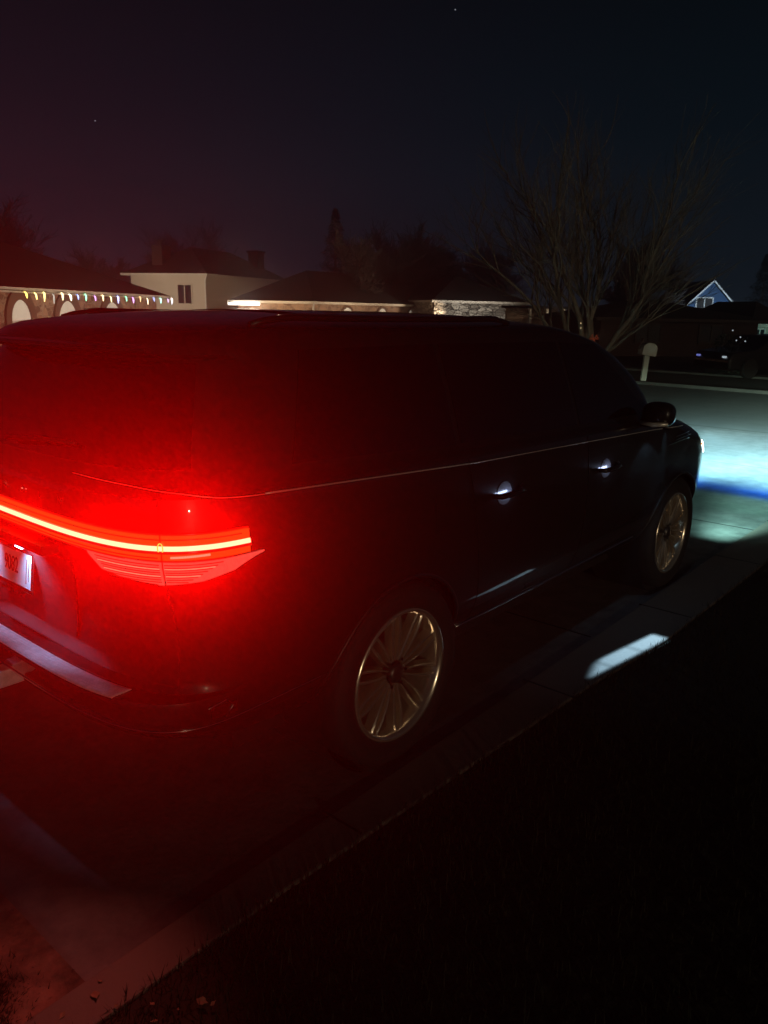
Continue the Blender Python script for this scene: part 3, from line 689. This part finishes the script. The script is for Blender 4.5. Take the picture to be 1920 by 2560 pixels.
def window(parent, x, z0, z1, w, y=0, glass='darkglass', mull=True, axis='x'):
    def bx(mb, a, b_):
        if axis == 'x': mb.box((a[0], y+a[1], a[2]), (b_[0], y+b_[1], b_[2]))
        else: mb.box((y-b_[1], a[0], a[2]), (y-a[1], b_[0], b_[2]))
    f = MB(); t = .09
    bx(f, (x-w/2-t, -.06, z0-t), (x+w/2+t, .02, z0)); bx(f, (x-w/2-t, -.06, z1), (x+w/2+t, .02, z1+t)); bx(f, (x-w/2-t, -.06, z0), (x-w/2, .02, z1)); bx(f, (x+w/2, -.06, z0), (x+w/2+t, .02, z1))
    if mull: bx(f, (x-.04, -.055, z0), (x+.04, .02, z1))
    fo = f.build('window', M['white'], parent)
    g_ = MB(); bx(g_, (x-w/2, -.02, z0), (x+w/2, -.01, z1)); g_.build('pane', M[glass], fo); return fo
def arch_opening(parent, x, z0, ztop, w, y=0, axis='x', glass='litglass', trim='archtrim', tw=.16):
    r = w/2; zc = ztop-r
    def V(px, py, pz): return (px, y+py, pz) if axis == 'x' else (y-py, px, pz)
    def arcpts(rr): return [(x-rr, z0)]+[(x-rr*math.cos(PI*k/16), zc+rr*math.sin(PI*k/16)) for k in range(17)]+[(x+rr, z0)]
    a = arcpts(r); b_ = arcpts(r+tw); n = len(a)
    vs = [V(p[0], -.07, p[1]) for p in a]+[V(p[0], -.07, p[1]) for p in b_]+[V(p[0], .03, p[1]) for p in a]+[V(p[0], .03, p[1]) for p in b_]
    fs = []
    for i in range(n-1): fs += [(i, i+1, n+i+1, n+i), (2*n+i, 3*n+i, 3*n+i+1, 2*n+i+1), (n+i, n+i+1, 3*n+i+1, 3*n+i), (i, 2*n+i, 2*n+i+1, i+1)]
    fo = mesh('arched_window', vs, fs, M[trim], parent)
    mesh('pane', [V(p[0], -.012, p[1]) for p in a], [tuple(range(n))], M[glass], fo)
    MB().box(*( (V(x-r, -.03, zc-.03), V(x+r, -.014, zc+.03)) if axis == 'x' else (tuple(map(min, V(x-r, -.03, zc-.03), V(x+r, -.014, zc+.03))), tuple(map(max, V(x-r, -.03, zc-.03), V(x+r, -.014, zc+.03)))) )).build('glazing_bar', M['white'], fo)
    return fo
def garden_lamp(loc, power, col, label, rad=.12):
    t = thing('garden_lamp', label, 'lamp', loc)
    MB().tube([(0, 0, 0), (0, 0, .9)], .035, 10).build('post', M['trim'], t)
    MB().lathe([(0, .92), (.10, .95), (.12, 1.05), (.08, 1.16), (0, 1.19)], 16, 'z').build('globe', M['warm'], t, smooth=True)
    light('lamp_light', 'POINT', (0, 0, 1.35), col, power, t, shadow_soft_size=rad)
    return t

# stone bungalow with arched windows and festive lights, far left
A = gx(-90, 25.5); B = gx(392, 41); o_, rz, wl = frame_to(A, B)
hs = thing('stone_house', 'low stone house with arched windows and coloured lights strung along its eave', 'house', A, rz)
hip(hs, wl, 13, 2.32, 2.6, .55, M['roof'], M['brick'])
AX = []
def along(A, B, u):                              # distance along a wall where photo column u meets it
    d = ray(u, 780); dx, dy = (B-A).normalized().xy
    # CAM + s d = A + t w
    det = d.x*(-dy)-d.y*(-dx); rx, ry = A.x-CAM.x, A.y-CAM.y
    s = (rx*(-dy)-ry*(-dx))/det; p = CAM+d*s; return (Vector((p.x, p.y, 0))-A).dot((B-A).normalized())
for u in (50, 168, 279):
    x = along(A, B, u); w_ = along(A, B, u+26)-along(A, B, u-26); arch_opening(hs, x, .35, 2.02, min(w_, 2.6), 0, tw=.34)
wash(hs, (3.0, -4.5, .9), (3.0, 0, 1.6), (1.0, .74, .50), 330, 110)
wash(hs, (wl*.5, -4.5, .9), (wl*.5, 0, 1.6), (1.0, .74, .50), 380, 110)
wash(hs, (wl*.9, -4.5, .9), (wl*.9, 0, 1.6), (1.0, .74, .50), 450, 110)
sl = thing('string_lights', 'string of small coloured icicle lights hanging along the stone house eave', 'string lights', A, rz)
ev = .62; cols = [(1, .75, .15), (1, .8, .25), (1, .85, .3), (.8, .8, .7), (1, .8, .45), (.95, .9, .6), (.35, .45, 1), (.3, 1, .55), (.8, .35, 1), (1, .7, .35), (1, .85, .4), (.45, .5, 1), (.25, 1, .55), (.8, .35, 1), (1, .65, .3), (1, .85, .55), (.4, .5, 1), (.4, 1, .8), (.8, .5, 1), (1, .8, .8), (.8, .85, 1), (1, 1, .9)]
us = [20, 45, 68, 92, 115, 135, 155, 176, 200, 220, 241, 260, 281, 299, 318, 336, 353, 371, 390, 405, 415, 422]
cordp = []
for i, (u, c_) in enumerate(zip(us, cols)):
    x = along(A, B, u)*(1.0); z = 2.20+.03*math.sin(i*3.7)
    x = min(x, wl+.5)
    rb_ = random.Random(i*7+1); hl_ = rb_.uniform(.12, .26); tw_ = rb_.uniform(-.05, .05); fs_ = rb_.uniform(.75, 1.2)
    q = MB().tube([(x-.07, -ev, z+.05), (x+tw_*.3, -ev-.01, z), (x+tw_*.6, -ev-.01, z-hl_*.5), (x+tw_, -ev-.01, z-hl_)], [.022*fs_, .032*fs_, .028*fs_, .014], 6).build('bulb', emis('bulb_glow', c_, (2.2+1.8*rb_.random()) if i != 3 else .8), sl, smooth=True)
    cordp.append((x, -ev-.005, z+.07+.02*math.sin(i*2)))
MB().tube([(along(A, B, -80), -ev, 2.29)]+cordp, .010, 5).build('cord', M['cord'], sl)

# white two storey house
A = gx(300, 63); Cn = gx(515, 60.5); E2 = gx(705, 71)
# the corner faces us: two wings of wall, one rectangle turned to it
dv = (E2-Cn).normalized(); rz = math.atan2(dv.y, dv.x)
side = (A-Cn).dot(Vector((-dv.y, dv.x, 0))); wlen = (E2-Cn).length
wh = thing('white_house', 'two storey cream house with a dark hip roof and two chimneys', 'house', Cn, rz)
dep = abs(side)*1.0
EV = 1.946+74*60.5/1950
hip(wh, wlen, dep, EV-.1, 2.1, .5, M['roof'], M['siding'])
ch1 = MB().box((wlen*.80, dep*.15, EV), (wlen*.80+1.1, dep*.15+.9, EV+2.1)).box((wlen*.80-.1, dep*.15-.1, EV+2.1), (wlen*.80+1.2, dep*.15+1.0, EV+2.25)).build('chimney', M['brickdark'], wh)
ch2 = MB().box((.6, dep*.62, EV), (1.7, dep*.62+.9, EV+2.0)).box((.8, dep*.62+.2, EV+2.0), (1.1, dep*.62+.5, EV+2.4)).build('chimney', M['brickdark'], wh)
yw = dep*.27
wd = MB().box((-.06, yw-.65, EV-2.25), (.0, yw+.65, EV-2.15)).box((-.06, yw-.65, EV-.85), (0, yw+.65, EV-.75)).box((-.06, yw-.65, EV-2.15), (0, yw-.56, EV-.85)).box((-.06, yw+.56, EV-2.15), (0, yw+.65, EV-.85)).box((-.05, yw-.04, EV-2.15), (0, yw+.04, EV-.85)).build('window', M['siding'], wh)
MB().box((-.03, yw-.56, EV-2.15), (-.012, yw+.56, EV-.85)).build('pane', M['darkglass'], wd)
MB().tube([(-.5, -.5, EV-.1), (-.12, -.12, EV-.45), (-.10, -.10, EV-.6), (-.10, -.10, .3)], .07, 8).build('downpipe', M['white'], wh, smooth=True)
wash(wh, (-6.5, 3.0, 2.2), (0, 3.5, 4.0), (1.0, .80, .58), 1050, 110)
wash(wh, (4.0, -6.0, 2.4), (4.0, 0, 4.0), (1.0, .80, .58), 8000, 110)

# its garage wing: a separate low building in front
Cn = gx(782, 52); A = gx(500, 54); E2 = gx(1115, 66)
dv = (E2-Cn).normalized(); rz = math.atan2(dv.y, dv.x); dep = abs((A-Cn).dot(Vector((-dv.y, dv.x, 0)))); wlen = (E2-Cn).length
gw = thing('garage_house', 'low stone garage with a hip roof and arched openings in front of the cream house', 'garage', Cn, rz)
hip(gw, wlen-.5, dep, 2.30, 2.1, .5, M['roof'], M['brick'])
for u in (868, 955, 1030):
    arch_opening(gw, along(Cn, E2, u), .0, 2.02, 1.25, 0, glass='litglass2' if 'litglass2' in M else 'litglass')
lf = MB().box((-.9, dep*.62, 2.05), (-.55, dep*.62+2.6, 2.20)).build('flood_lamp', M['flood'], gw)
light('flood_beam', 'AREA', (-1.2, dep*.62+1.3, 1.9), (1.0, .90, .72), 25, lf, shape='RECTANGLE', size=2.4, size_y=.3)
wash(gw, (-4.5, 3.5, .8), (0, 3.5, 1.8), (1.0, .74, .45), 1400, 120)
wash(gw, (2.5, -4.5, .8), (2.5, 0, 1.8), (1.0, .74, .48), 850, 120)
wash(gw, (9.5, -4.5, .8), (9.5, 0, 1.8), (1.0, .74, .48), 600, 120)
MB().tube([(-.52, -.52, 2.25), (-.4, -.4, 2.1), (-.05, -.1, 1.95), (-.05, -.1, .2)], .05, 8).build('downpipe', M['white'], gw, smooth=True)
vp = at(756, 690, 58); MB().tube([vp-Vector((0, 0, .6)), vp], .10, 8)
sb = thing('roof_vent', 'small pale vent pipe standing on the garage roof ridge', 'vent', (vp.x, vp.y, vp.z-.5))
MB().tube([(0, 0, -.3), (0, 0, .45)], .09, 8).build('pipe', M['white'], sb); MB().lathe([(0, .55), (.14, .5), (.14, .42), (.09, .40)], 12, 'z').build('cowl', M['white'], sb)

# pale rubble stone house in the middle
A = gx(1085, 58); B = gx(1315, 62); o_, rz, wl = frame_to(A, B)
h3 = thing('rubble_stone_house', 'pale rubble stone house wall with a dark roof behind the bare tree', 'house', A, rz)
hip(h3, wl, 9, 2.62, 1.9, .35, M['roof2'], M['stone'])
wash(h3, (wl*.35, -4.5, 1.6), (wl*.35, 0, 1.9), (1.0, .92, .80), 750, 100)
A = gx(1325, 50); B = gx(1450, 52); o_, rz, wl = frame_to(A, B)
h3b = thing('porch', 'dim timber porch with a bright round lamp behind the bare tree trunks', 'porch', A, rz)
for k in range(4): MB().box((k*wl/3-.07, -.07, 0), (k*wl/3+.07, .07, 2.2)).build('post', M['fascia'], h3b)
MB().box((-.3, -.3, 2.2), (wl+.3, 3, 2.35)).build('roof', M['roof2'], h3b)
MB().box((-.1, 2.6, 0), (wl+.1, 2.8, 2.2)).build('wall', M['brick'], h3b)
pl_ = MB().lathe([(0, -.16), (.10, -.12), (.13, 0), (.10, .12), (0, .16)], 14, 'z').build('porch_lamp', M['flood'], h3b, smooth=True); pl_.location = (along(A, B, 1390), -.1, 1.55)
light('porch_light', 'POINT', (along(A, B, 1390), -.5, 1.5), (1, .8, .55), 22, h3b, shadow_soft_size=.1)

# dark low house right of the tree
A = gx(1505, 40); B = gx(1900, 44); o_, rz, wl = frame_to(A, B)
h4 = thing('dark_house', 'unlit low house seen as a dark roof to the right of the bare tree', 'house', A, rz)
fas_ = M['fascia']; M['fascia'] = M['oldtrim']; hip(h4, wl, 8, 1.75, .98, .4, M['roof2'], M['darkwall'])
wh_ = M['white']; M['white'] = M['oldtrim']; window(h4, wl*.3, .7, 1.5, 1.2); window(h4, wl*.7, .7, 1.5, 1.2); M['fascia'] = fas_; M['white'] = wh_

# blue gable house
A = gx(1672, 66); B = gx(1872, 68); o_, rz, wl = frame_to(A, B)
bh = thing('blue_house', 'blue gabled house with white bargeboards and a white framed attic window', 'house', A, rz)
ap = at(1765, 700, 67).z; ea = at(1684, 775, 67).z-.9; dd = 9; ox = .3
vs = [(0, 0, -.05), (wl, 0, -.05), (wl, 0, ea), (wl/2, 0, ap-.12), (0, 0, ea), (0, dd, -.05), (wl, dd, -.05), (wl, dd, ea), (wl/2, dd, ap-.12), (0, dd, ea)]
mesh('wall', vs, [(0, 1, 2, 3, 4), (5, 9, 8, 7, 6), (0, 4, 9, 5), (1, 6, 7, 2), (0, 5, 6, 1)], M['bluewall'], bh)
sl_ = (ap-.12-ea)/(wl/2)
def rp(s):
    x0 = wl/2; x1 = wl/2+s*(wl/2+ox); z0 = ap; z1 = ap-(wl/2+ox)*sl_
    return MB().add([(x0, -.4, z0), (x1, -.4, z1), (x1, dd+.3, z1), (x0, dd+.3, z0), (x0, -.4, z0-.1), (x1, -.4, z1-.1), (x1, dd+.3, z1-.1), (x0, dd+.3, z0-.1)], [(0, 1, 2, 3), (4, 7, 6, 5), (0, 4, 5, 1), (1, 5, 6, 2), (2, 6, 7, 3), (3, 7, 4, 0)]).build('roof', M['roof2'], bh)
for s in (-1, 1):
    rp(s)
    x1 = wl/2+s*(wl/2+ox); z1 = ap-(wl/2+ox)*sl_
    MB().add([(wl/2, -.46, ap+.02), (x1, -.46, z1+.02), (x1, -.46, z1-.14), (wl/2, -.46, ap-.14), (wl/2, -.41, ap+.02), (x1, -.41, z1+.02), (x1, -.41, z1-.14), (wl/2, -.41, ap-.14)], [(0, 1, 2, 3), (4, 7, 6, 5), (0, 4, 5, 1), (1, 5, 6, 2), (2, 6, 7, 3), (3, 7, 4, 0)]).build('bargeboard', M['white'], bh)
window(bh, along(A, B, 1758), ap-2.35, ap-1.35, 1.15)
wash(bh, (wl*.5, -7.5, 2.4), (wl*.5, 0, 3.0), (.55, .78, 1.0), 2300, 100)
# teal lit house corner at the right edge
A = gx(1884, 48); B = gx(1990, 50); o_, rz, wl = frame_to(A, B)
tw = thing('teal_house', 'house front washed in teal light at the right edge of the view', 'house', A, rz)
hip(tw, wl, 6, 1.55, 1.2, .3, M['roof2'], M['siding'])
window(tw, .55, .6, 1.3, .6); window(tw, 1.9, .6, 1.3, .6)
wash(tw, (.9, -2.0, .4), (.9, 0, .9), (.25, .85, .80), 45, 110)

# ------------------------------------------------------------------ trees
def grow(trunk, crown, p, d, r, ln, lvl, maxl, rng, spread=.55, up=.25, nmin=.004):
    steps = 5; pts = [p.copy()]; rad = [r]; q = p.copy(); dd_ = d.copy()
    kids = []
    for i in range(steps):
        dd_ = (dd_+Vector((rng.gauss(0, .15), rng.gauss(0, .15), rng.gauss(0, .08)+up*.08))).normalized()
        q = q+dd_*ln/steps; pts.append(q.copy()); rad.append(max(nmin, r*(1-.50*(i+1)/steps)))
        if lvl < maxl and i >= 1: kids.append((q.copy(), dd_.copy(), rad[-1]))
    (trunk if lvl == 0 else crown).tube(pts, rad, 7 if lvl < 2 else 4, cap=False)
    if lvl < maxl:
        for (kp, kd, kr) in kids:
            for _ in range(1 if rng.random() < .55 or lvl == 0 else 2):
                a = rng.random()*2*PI; perp = kd.orthogonal().normalized(); perp.rotate(Matrix.Rotation(a, 3, kd))
                nd = (kd+perp*rng.uniform(.6, 1.3)*spread+Vector((0, 0, up*.4))).normalized()
                grow(trunk, crown, kp, nd, kr*rng.uniform(.5, .72), ln*rng.uniform(.52, .78), lvl+1, maxl, rng, spread, up, nmin)
        grow(trunk, crown, pts[-1], (dd_+Vector((rng.gauss(0, .15), rng.gauss(0, .15), .1))).normalized(), rad[-1], ln*.75, lvl+1, maxl, rng, spread, up, nmin)
def tree(name, label, loc, stems, maxl, seed, bark, group=None, spread=.55, up=.25, nmin=.004):
    rng = random.Random(seed); t = thing(name, label, 'tree', loc, 0, group)
    tr = MB(); cw = MB()
    for (off, dr_, r, ln) in stems: grow(tr, cw, Vector(off), Vector(dr_).normalized(), r, ln, 0, maxl, rng, spread, up, nmin)
    tr.build('trunk', bark, t, smooth=True); cw.build('crown', bark, t, smooth=True); return t
# the big many-stemmed bare tree
base = gx(1462, 23.5)
RXh = Vector((RX.x, RX.y, 0)).normalized(); FXh = Vector((FX.x, FX.y, 0)).normalized()
def lean(s, f, up_=1): return (RXh*s*.8+FXh*f+Vector((0, 0, up_)))
st = [((RXh*-.10), lean(-.62, .1), .085, 3.4), ((RXh*-.02), lean(-.36, -.15), .10, 3.6), ((RXh*.02), lean(-.16, .2), .11, 3.9), ((RXh*-.12+FXh*.1), lean(-.24, .1), .10, 3.9),
       ((RXh*.10), lean(.14, .2), .11, 3.8), ((RXh*.14), lean(.20, -.1), .10, 3.6), ((RXh*.16), lean(.52, .1), .08, 3.4)]
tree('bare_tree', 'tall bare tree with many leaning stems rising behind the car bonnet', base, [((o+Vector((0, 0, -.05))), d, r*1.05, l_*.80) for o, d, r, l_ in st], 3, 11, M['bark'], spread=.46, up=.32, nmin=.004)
bt = [('bare dark tree behind the garage roof beside the conifer', 905, 62, 6.0, 3), ('tall bare dark tree left of the many stemmed tree', 1080, 78, 6.6, 5), ('bare dark tree just behind the many stemmed tree', 1225, 80, 6.2, 9),
      ('small bare tree directly right of the conifer', 985, 70, 6.4, 14), ('bare tree spreading over the dark low house', 1590, 62, 5.0, 17)]
for lb, u, D, h, sd_ in bt:
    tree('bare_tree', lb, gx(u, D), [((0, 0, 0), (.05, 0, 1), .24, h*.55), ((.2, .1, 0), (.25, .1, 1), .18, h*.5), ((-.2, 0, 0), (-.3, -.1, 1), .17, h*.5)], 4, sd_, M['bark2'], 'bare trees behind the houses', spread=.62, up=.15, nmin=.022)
for lb, u, D, h, sd_ in (('small bare tree behind the stone house roof', 222, 78, 5.2, 21), ('bare treetop beside the left chimney of the cream house', 440, 92, 8.2, 23), ('bare treetop at the far left above the stone house roof', 15, 70, 8.8, 25)):
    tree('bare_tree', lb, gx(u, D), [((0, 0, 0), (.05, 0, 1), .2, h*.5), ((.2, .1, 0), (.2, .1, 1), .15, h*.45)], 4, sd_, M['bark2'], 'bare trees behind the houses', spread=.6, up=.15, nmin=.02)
# conifer
def conifer(label, loc, h, r, seed):
    rng = random.Random(seed); t = thing('conifer', label, 'tree', loc)
    MB().tube([(0, 0, 0), (0, 0, h)], [.2, .02], 8).build('trunk', M['bark2'], t)
    c_ = MB()
    for i in range(5200):
        f = rng.random()**.8; z = .6+f*(h-.6); rr = r*(1-f)*(0.75+.25*math.sin(z*7))+.05
        a = rng.random()*2*PI; k = rr*rng.uniform(.35, 1.05); p = Vector((k*math.cos(a), k*math.sin(a), z-.25*k+rng.uniform(-.1, .1)))
        s_ = rng.uniform(.08, .20); d = Vector((math.cos(a), math.sin(a), -.3))*s_; e_ = Vector((-math.sin(a), math.cos(a), rng.uniform(-.4, .4)))*s_*.35
        c_.add([p, p+d*.6+e_, p+d*1.6, p+d*.6-e_], [(0, 1, 2, 3)])
    c_.build('crown', M['needle'], t); return t
conifer('dark pointed conifer standing behind the garage roof', gx(838, 66), 9.6, 3.2, 3)
conifer('dark conifer beside the blue gabled house at far right', gx(1900, 75), 7.0, 2.6, 4)
# shrub with a few fairy lights
def shrub(label, loc, r, h, seed, group=None):
    rng = random.Random(seed); t = thing('shrub', label, 'shrub', loc, 0, group)
    c_ = MB(); s2 = MB()
    for i in range(14):
        a = rng.random()*6.3; s2.tube([(0, 0, 0), (r*.5*math.cos(a), r*.5*math.sin(a), h*.6)], [.02, .008], 4)
    for i in range(1800):
        a = rng.random()*6.3; k = r*rng.random()**.4; z = h*rng.random(); k *= math.sqrt(max(.1, 1-(z/h-.4)**2*2))
        p = Vector((k*math.cos(a), k*math.sin(a), z)); s_ = .05; v1 = Vector((rng.gauss(0, 1), rng.gauss(0, 1), rng.gauss(0, 1))).normalized()*s_; v2 = v1.orthogonal().normalized()*s_*.5
        c_.add([p-v1, p+v2, p+v1, p-v2], [(0, 1, 2, 3)])
    s2.build('branches', M['bark2'], t); c_.build('foliage', M['shrubleaf'], t); return t
shrub('dark shrub with small white lights at far right edge', gx(1848, 30), .9, 1.35, 5)
shrub('dark shrub right beside the trunk of the many stemmed tree', gx(1440, 22.5)+Vector((0, 0, 0)), .5, .8, 6)
for i, (u, v, lb) in enumerate(((1832, 826, 'topmost left of the white fairy lights on the far right shrub'), (1851, 843, 'upper middle white fairy light on the far right shrub'), (1863, 853, 'lowest right white fairy light on the far right shrub'), (1841, 851, 'lower middle white fairy light on the far right shrub'))):
    p = at(u, v, 28.9); o = MB().lathe([(0, -.03), (.028, 0), (0, .03)], 10, 'z').build('fairy_light', M['cool'], None, smooth=True); o.location = p
    tag(o, lb, 'fairy light', 'fairy lights on the shrub')
for i, (u, v, lb) in enumerate(((1452, 808, 'upper tiny warm light beside the right stem of the bare tree'), (1452, 820, 'lower tiny warm light beside the right stem of the bare tree'))):
    p = at(u, v, 23.2); o = MB().lathe([(0, -.02), (.018, 0), (0, .02)], 10, 'z').build('fairy_light', M['dimwarm'], None, smooth=True); o.location = p
    tag(o, lb, 'fairy light')
# red bow decoration at the tree foot
p = at(1485, 848, 22.0)
rbw = thing('red_bow', 'small red ribbon bow on a stake beside the bare tree', 'decoration', (p.x, p.y, 0))
MB().tube([(0, 0, 0), (0, 0, p.z)], .012, 6).build('stake', M['bark2'], rbw)
bw = MB()
for s in (-1, 1):
    bw.tube([(0, 0, p.z), RXh*s*.12+Vector((0, 0, p.z+.14)), RXh*s*.20+Vector((0, 0, p.z+.02)), (0, 0, p.z)], [.02, .05, .05, .02], 8)
    bw.tube([(0, 0, p.z), RXh*s*.08+Vector((0, 0, p.z-.18))], [.03, .04], 6)
bo = bw.build('ribbon', M['redfab'], rbw, smooth=True); bo.scale = (.55, .55, .75); bo.location = (0, 0, p.z*.25)
light('bow_spot', 'POINT', (-.4, -.35, p.z+.1), (1, .6, .4), .35, rbw, shadow_soft_size=.03)

# mailbox across the road
mb = thing('mailbox', 'pale curbside mailbox on a slanted post across the road', 'mailbox', (21.55, 6.38, 0), math.radians(128))
po = MB().box((-.07, -.07, 0), (.07, .07, .80)).build('post', M['mailbox'], mb)
po.rotation_euler = (0, math.radians(5), 0)
bx_ = MB()
prof = [(-.20, .80), (.20, .80), (.20, 1.02)]+[(.20*math.cos(PI*k/10), 1.02+.14*math.sin(PI*k/10)) for k in range(1, 10)]+[(-.20, 1.02)]
n = len(prof); bx_.add([(a, -.26, b) for a, b in prof]+[(a, .26, b) for a, b in prof], [tuple(range(n)), tuple(range(2*n-1, n-1, -1))]+[(i, (i+1) % n, n+(i+1) % n, n+i) for i in range(n)])
bxo = bx_.build('box', M['mailbox'], mb); bxo.location = (.08, 0, 0)
MB().box((.29, -.05, .95), (.31, -.01, 1.25)).box((.29, -.05, 1.17), (.31, .10, 1.25)).build('flag', M['archtrim'], mb)

mb.rotation_mode = 'QUATERNION'; mb.rotation_quaternion = (Matrix.Rotation(math.radians(8), 4, FXh) @ Matrix.Rotation(math.radians(128), 4, 'Z')).to_quaternion()
# parked car at the right edge, mostly out of view
pc = gx(1925, 30); fc = thing('far_car', 'dark parked car with small bluish lamps at the right edge of the view', 'car', pc, math.radians(150))
prof = [(-2.2, .25), (2.2, .25), (2.25, .6), (2.1, .82), (1.1, .95), (.5, 1.35), (-1.0, 1.40), (-1.8, 1.0), (-2.2, .9)]
n = len(prof); bb = MB().add([(a, -.85, b) for a, b in prof]+[(a, .85, b) for a, b in prof], [tuple(range(n)), tuple(range(2*n-1, n-1, -1))]+[(i, (i+1) % n, n+(i+1) % n, n+i) for i in range(n)]).build('body', M['paint'], fc); bevel(bb, .08, 3)
for x in (-1.4, 1.4):
    for y in (-.84, .84): MB().lathe([(0, -.1), (.30, -.1), (.33, -.06), (.33, .06), (.30, .1), (0, .1)], 24, 'y', (x, y, .33)).build('wheel', M['rubber'], fc)
for y in (-.6, .6):
    MB().box((2.2, y-.07, .65), (2.26, y+.07, .71)).build('headlamp', M['cool'] if y > 0 else emis('blue_lamp', (.25, .3, 1), .5), fc)

# dead leaves by the driveway corner
def leaf(loc, s, rz, label, cup=.25):
    pts = [(0, -1), (.35, -.6), (.62, -.1), (.45, .35), (.2, .55), (0, 1.1), (-.25, .5), (-.5, .3), (-.6, -.15), (-.3, -.6)]
    vs = [(0, 0, 0)]+[(a*s, b*s, cup*s*(a*a*1.5+b*b*.4)) for a, b in pts]
    o = mesh('dead_leaf', vs, [(0, i, i % 10+1) for i in range(1, 11)], M['leaf']); o.location = loc; o.rotation_euler = (random.uniform(-.3, .3), random.uniform(-.3, .3), rz)
    md = o.modifiers.new('s', 'SOLIDIFY'); md.thickness = .0012
    return tag(o, label, 'leaf', 'dead leaves by the driveway corner')
def on(u, v, z=0.01):
    d = ray(u, v); t = (z-CAM.z)/d.z; return CAM+d*t
for u, v, s, lb in ((238, 2480, .022, 'largest dead leaf lying just left of the concrete edging'), (250, 2445, .009, 'small pale leaf above the largest dead leaf'),
                    (505, 2495, .020, 'curled dead leaf standing in the grass right of the edging'), (532, 2500, .010, 'small dead leaf touching the curled leaf in the grass'),
                    (380, 2502, .011, 'dead leaf lying against the right side of the edging'), (155, 2530, .013, 'dead leaf at the bottom edge among the dark weeds'),
                    (385, 2545, .011, 'dead leaf lowest of those in the grass by the edging'), (445, 2515, .006, 'tiny leaf fleck between the edging leaf and the curled leaf'),
                    (290, 2506, .008, 'tiny leaf resting on the pinkish concrete edging')):
    p = on(u, v, .024 if u < 260 else .03); leaf(Vector((p.x, p.y, p.z-.012)), s, random.random()*6, lb)

# stars
for u, v, lb in ((238, 302, 'single faint star high over the left houses'), (1138, 24, 'single faint star near the top edge of the sky')):
    p = at(u, v, 900); o = MB().lathe([(0, -1), (.7, -.7), (1, 0), (.7, .7), (0, 1)], 10, 'z').build('star', emis('star_glow', (.8, .85, 1), .30), None, smooth=True); o.location = p; o.scale = (.75, .75, .75)
    tag(o, lb, 'star')

# tiny emitters glow but need no light sampling of their own
for m_ in bpy.data.materials:
    if m_.name.split('.')[0] in ('tail_bar_light', 'red_lens', 'clear_red_lens', 'lens_rim', 'lens_rib_dark', 'lens_rib_pale', 'seam_glow', 'plate_lamp', 'headlamp_lens', 'amber_marker', 'lit_window', 'cool_lamp', 'dim_warm_lamp', 'blue_lamp', 'star_glow', 'warm_lamp', 'flood_lamp'): m_.cycles.emission_sampling = 'NONE'
# ------------------------------------------------------------------ scattering air added to imitate lens flare
hz = MB().box((-12, -30, -1.2), (100, 95, 16)).build('flare_haze', M['gap']); hz.data.materials.clear()
hm = bpy.data.materials.new('flare_air'); hm.use_nodes = True; n = hm.node_tree.nodes; l = hm.node_tree.links; n.clear()
o_ = n.new('ShaderNodeOutputMaterial'); pv = n.new('ShaderNodeVolumePrincipled'); l.new(pv.outputs[0], o_.inputs['Volume'])
pv.inputs['Color'].default_value = (.9, .9, .9, 1); pv.inputs['Density'].default_value = 0.010; pv.inputs['Anisotropy'].default_value = 0.88
hm.cycles.volume_sampling = 'EQUIANGULAR'; hm.cycles.homogeneous_volume = True
hz.data.materials.append(hm); tag(hz, kind='stuff', label='thin scattering air added to imitate lens flare round the lamps', cat='flare_haze')
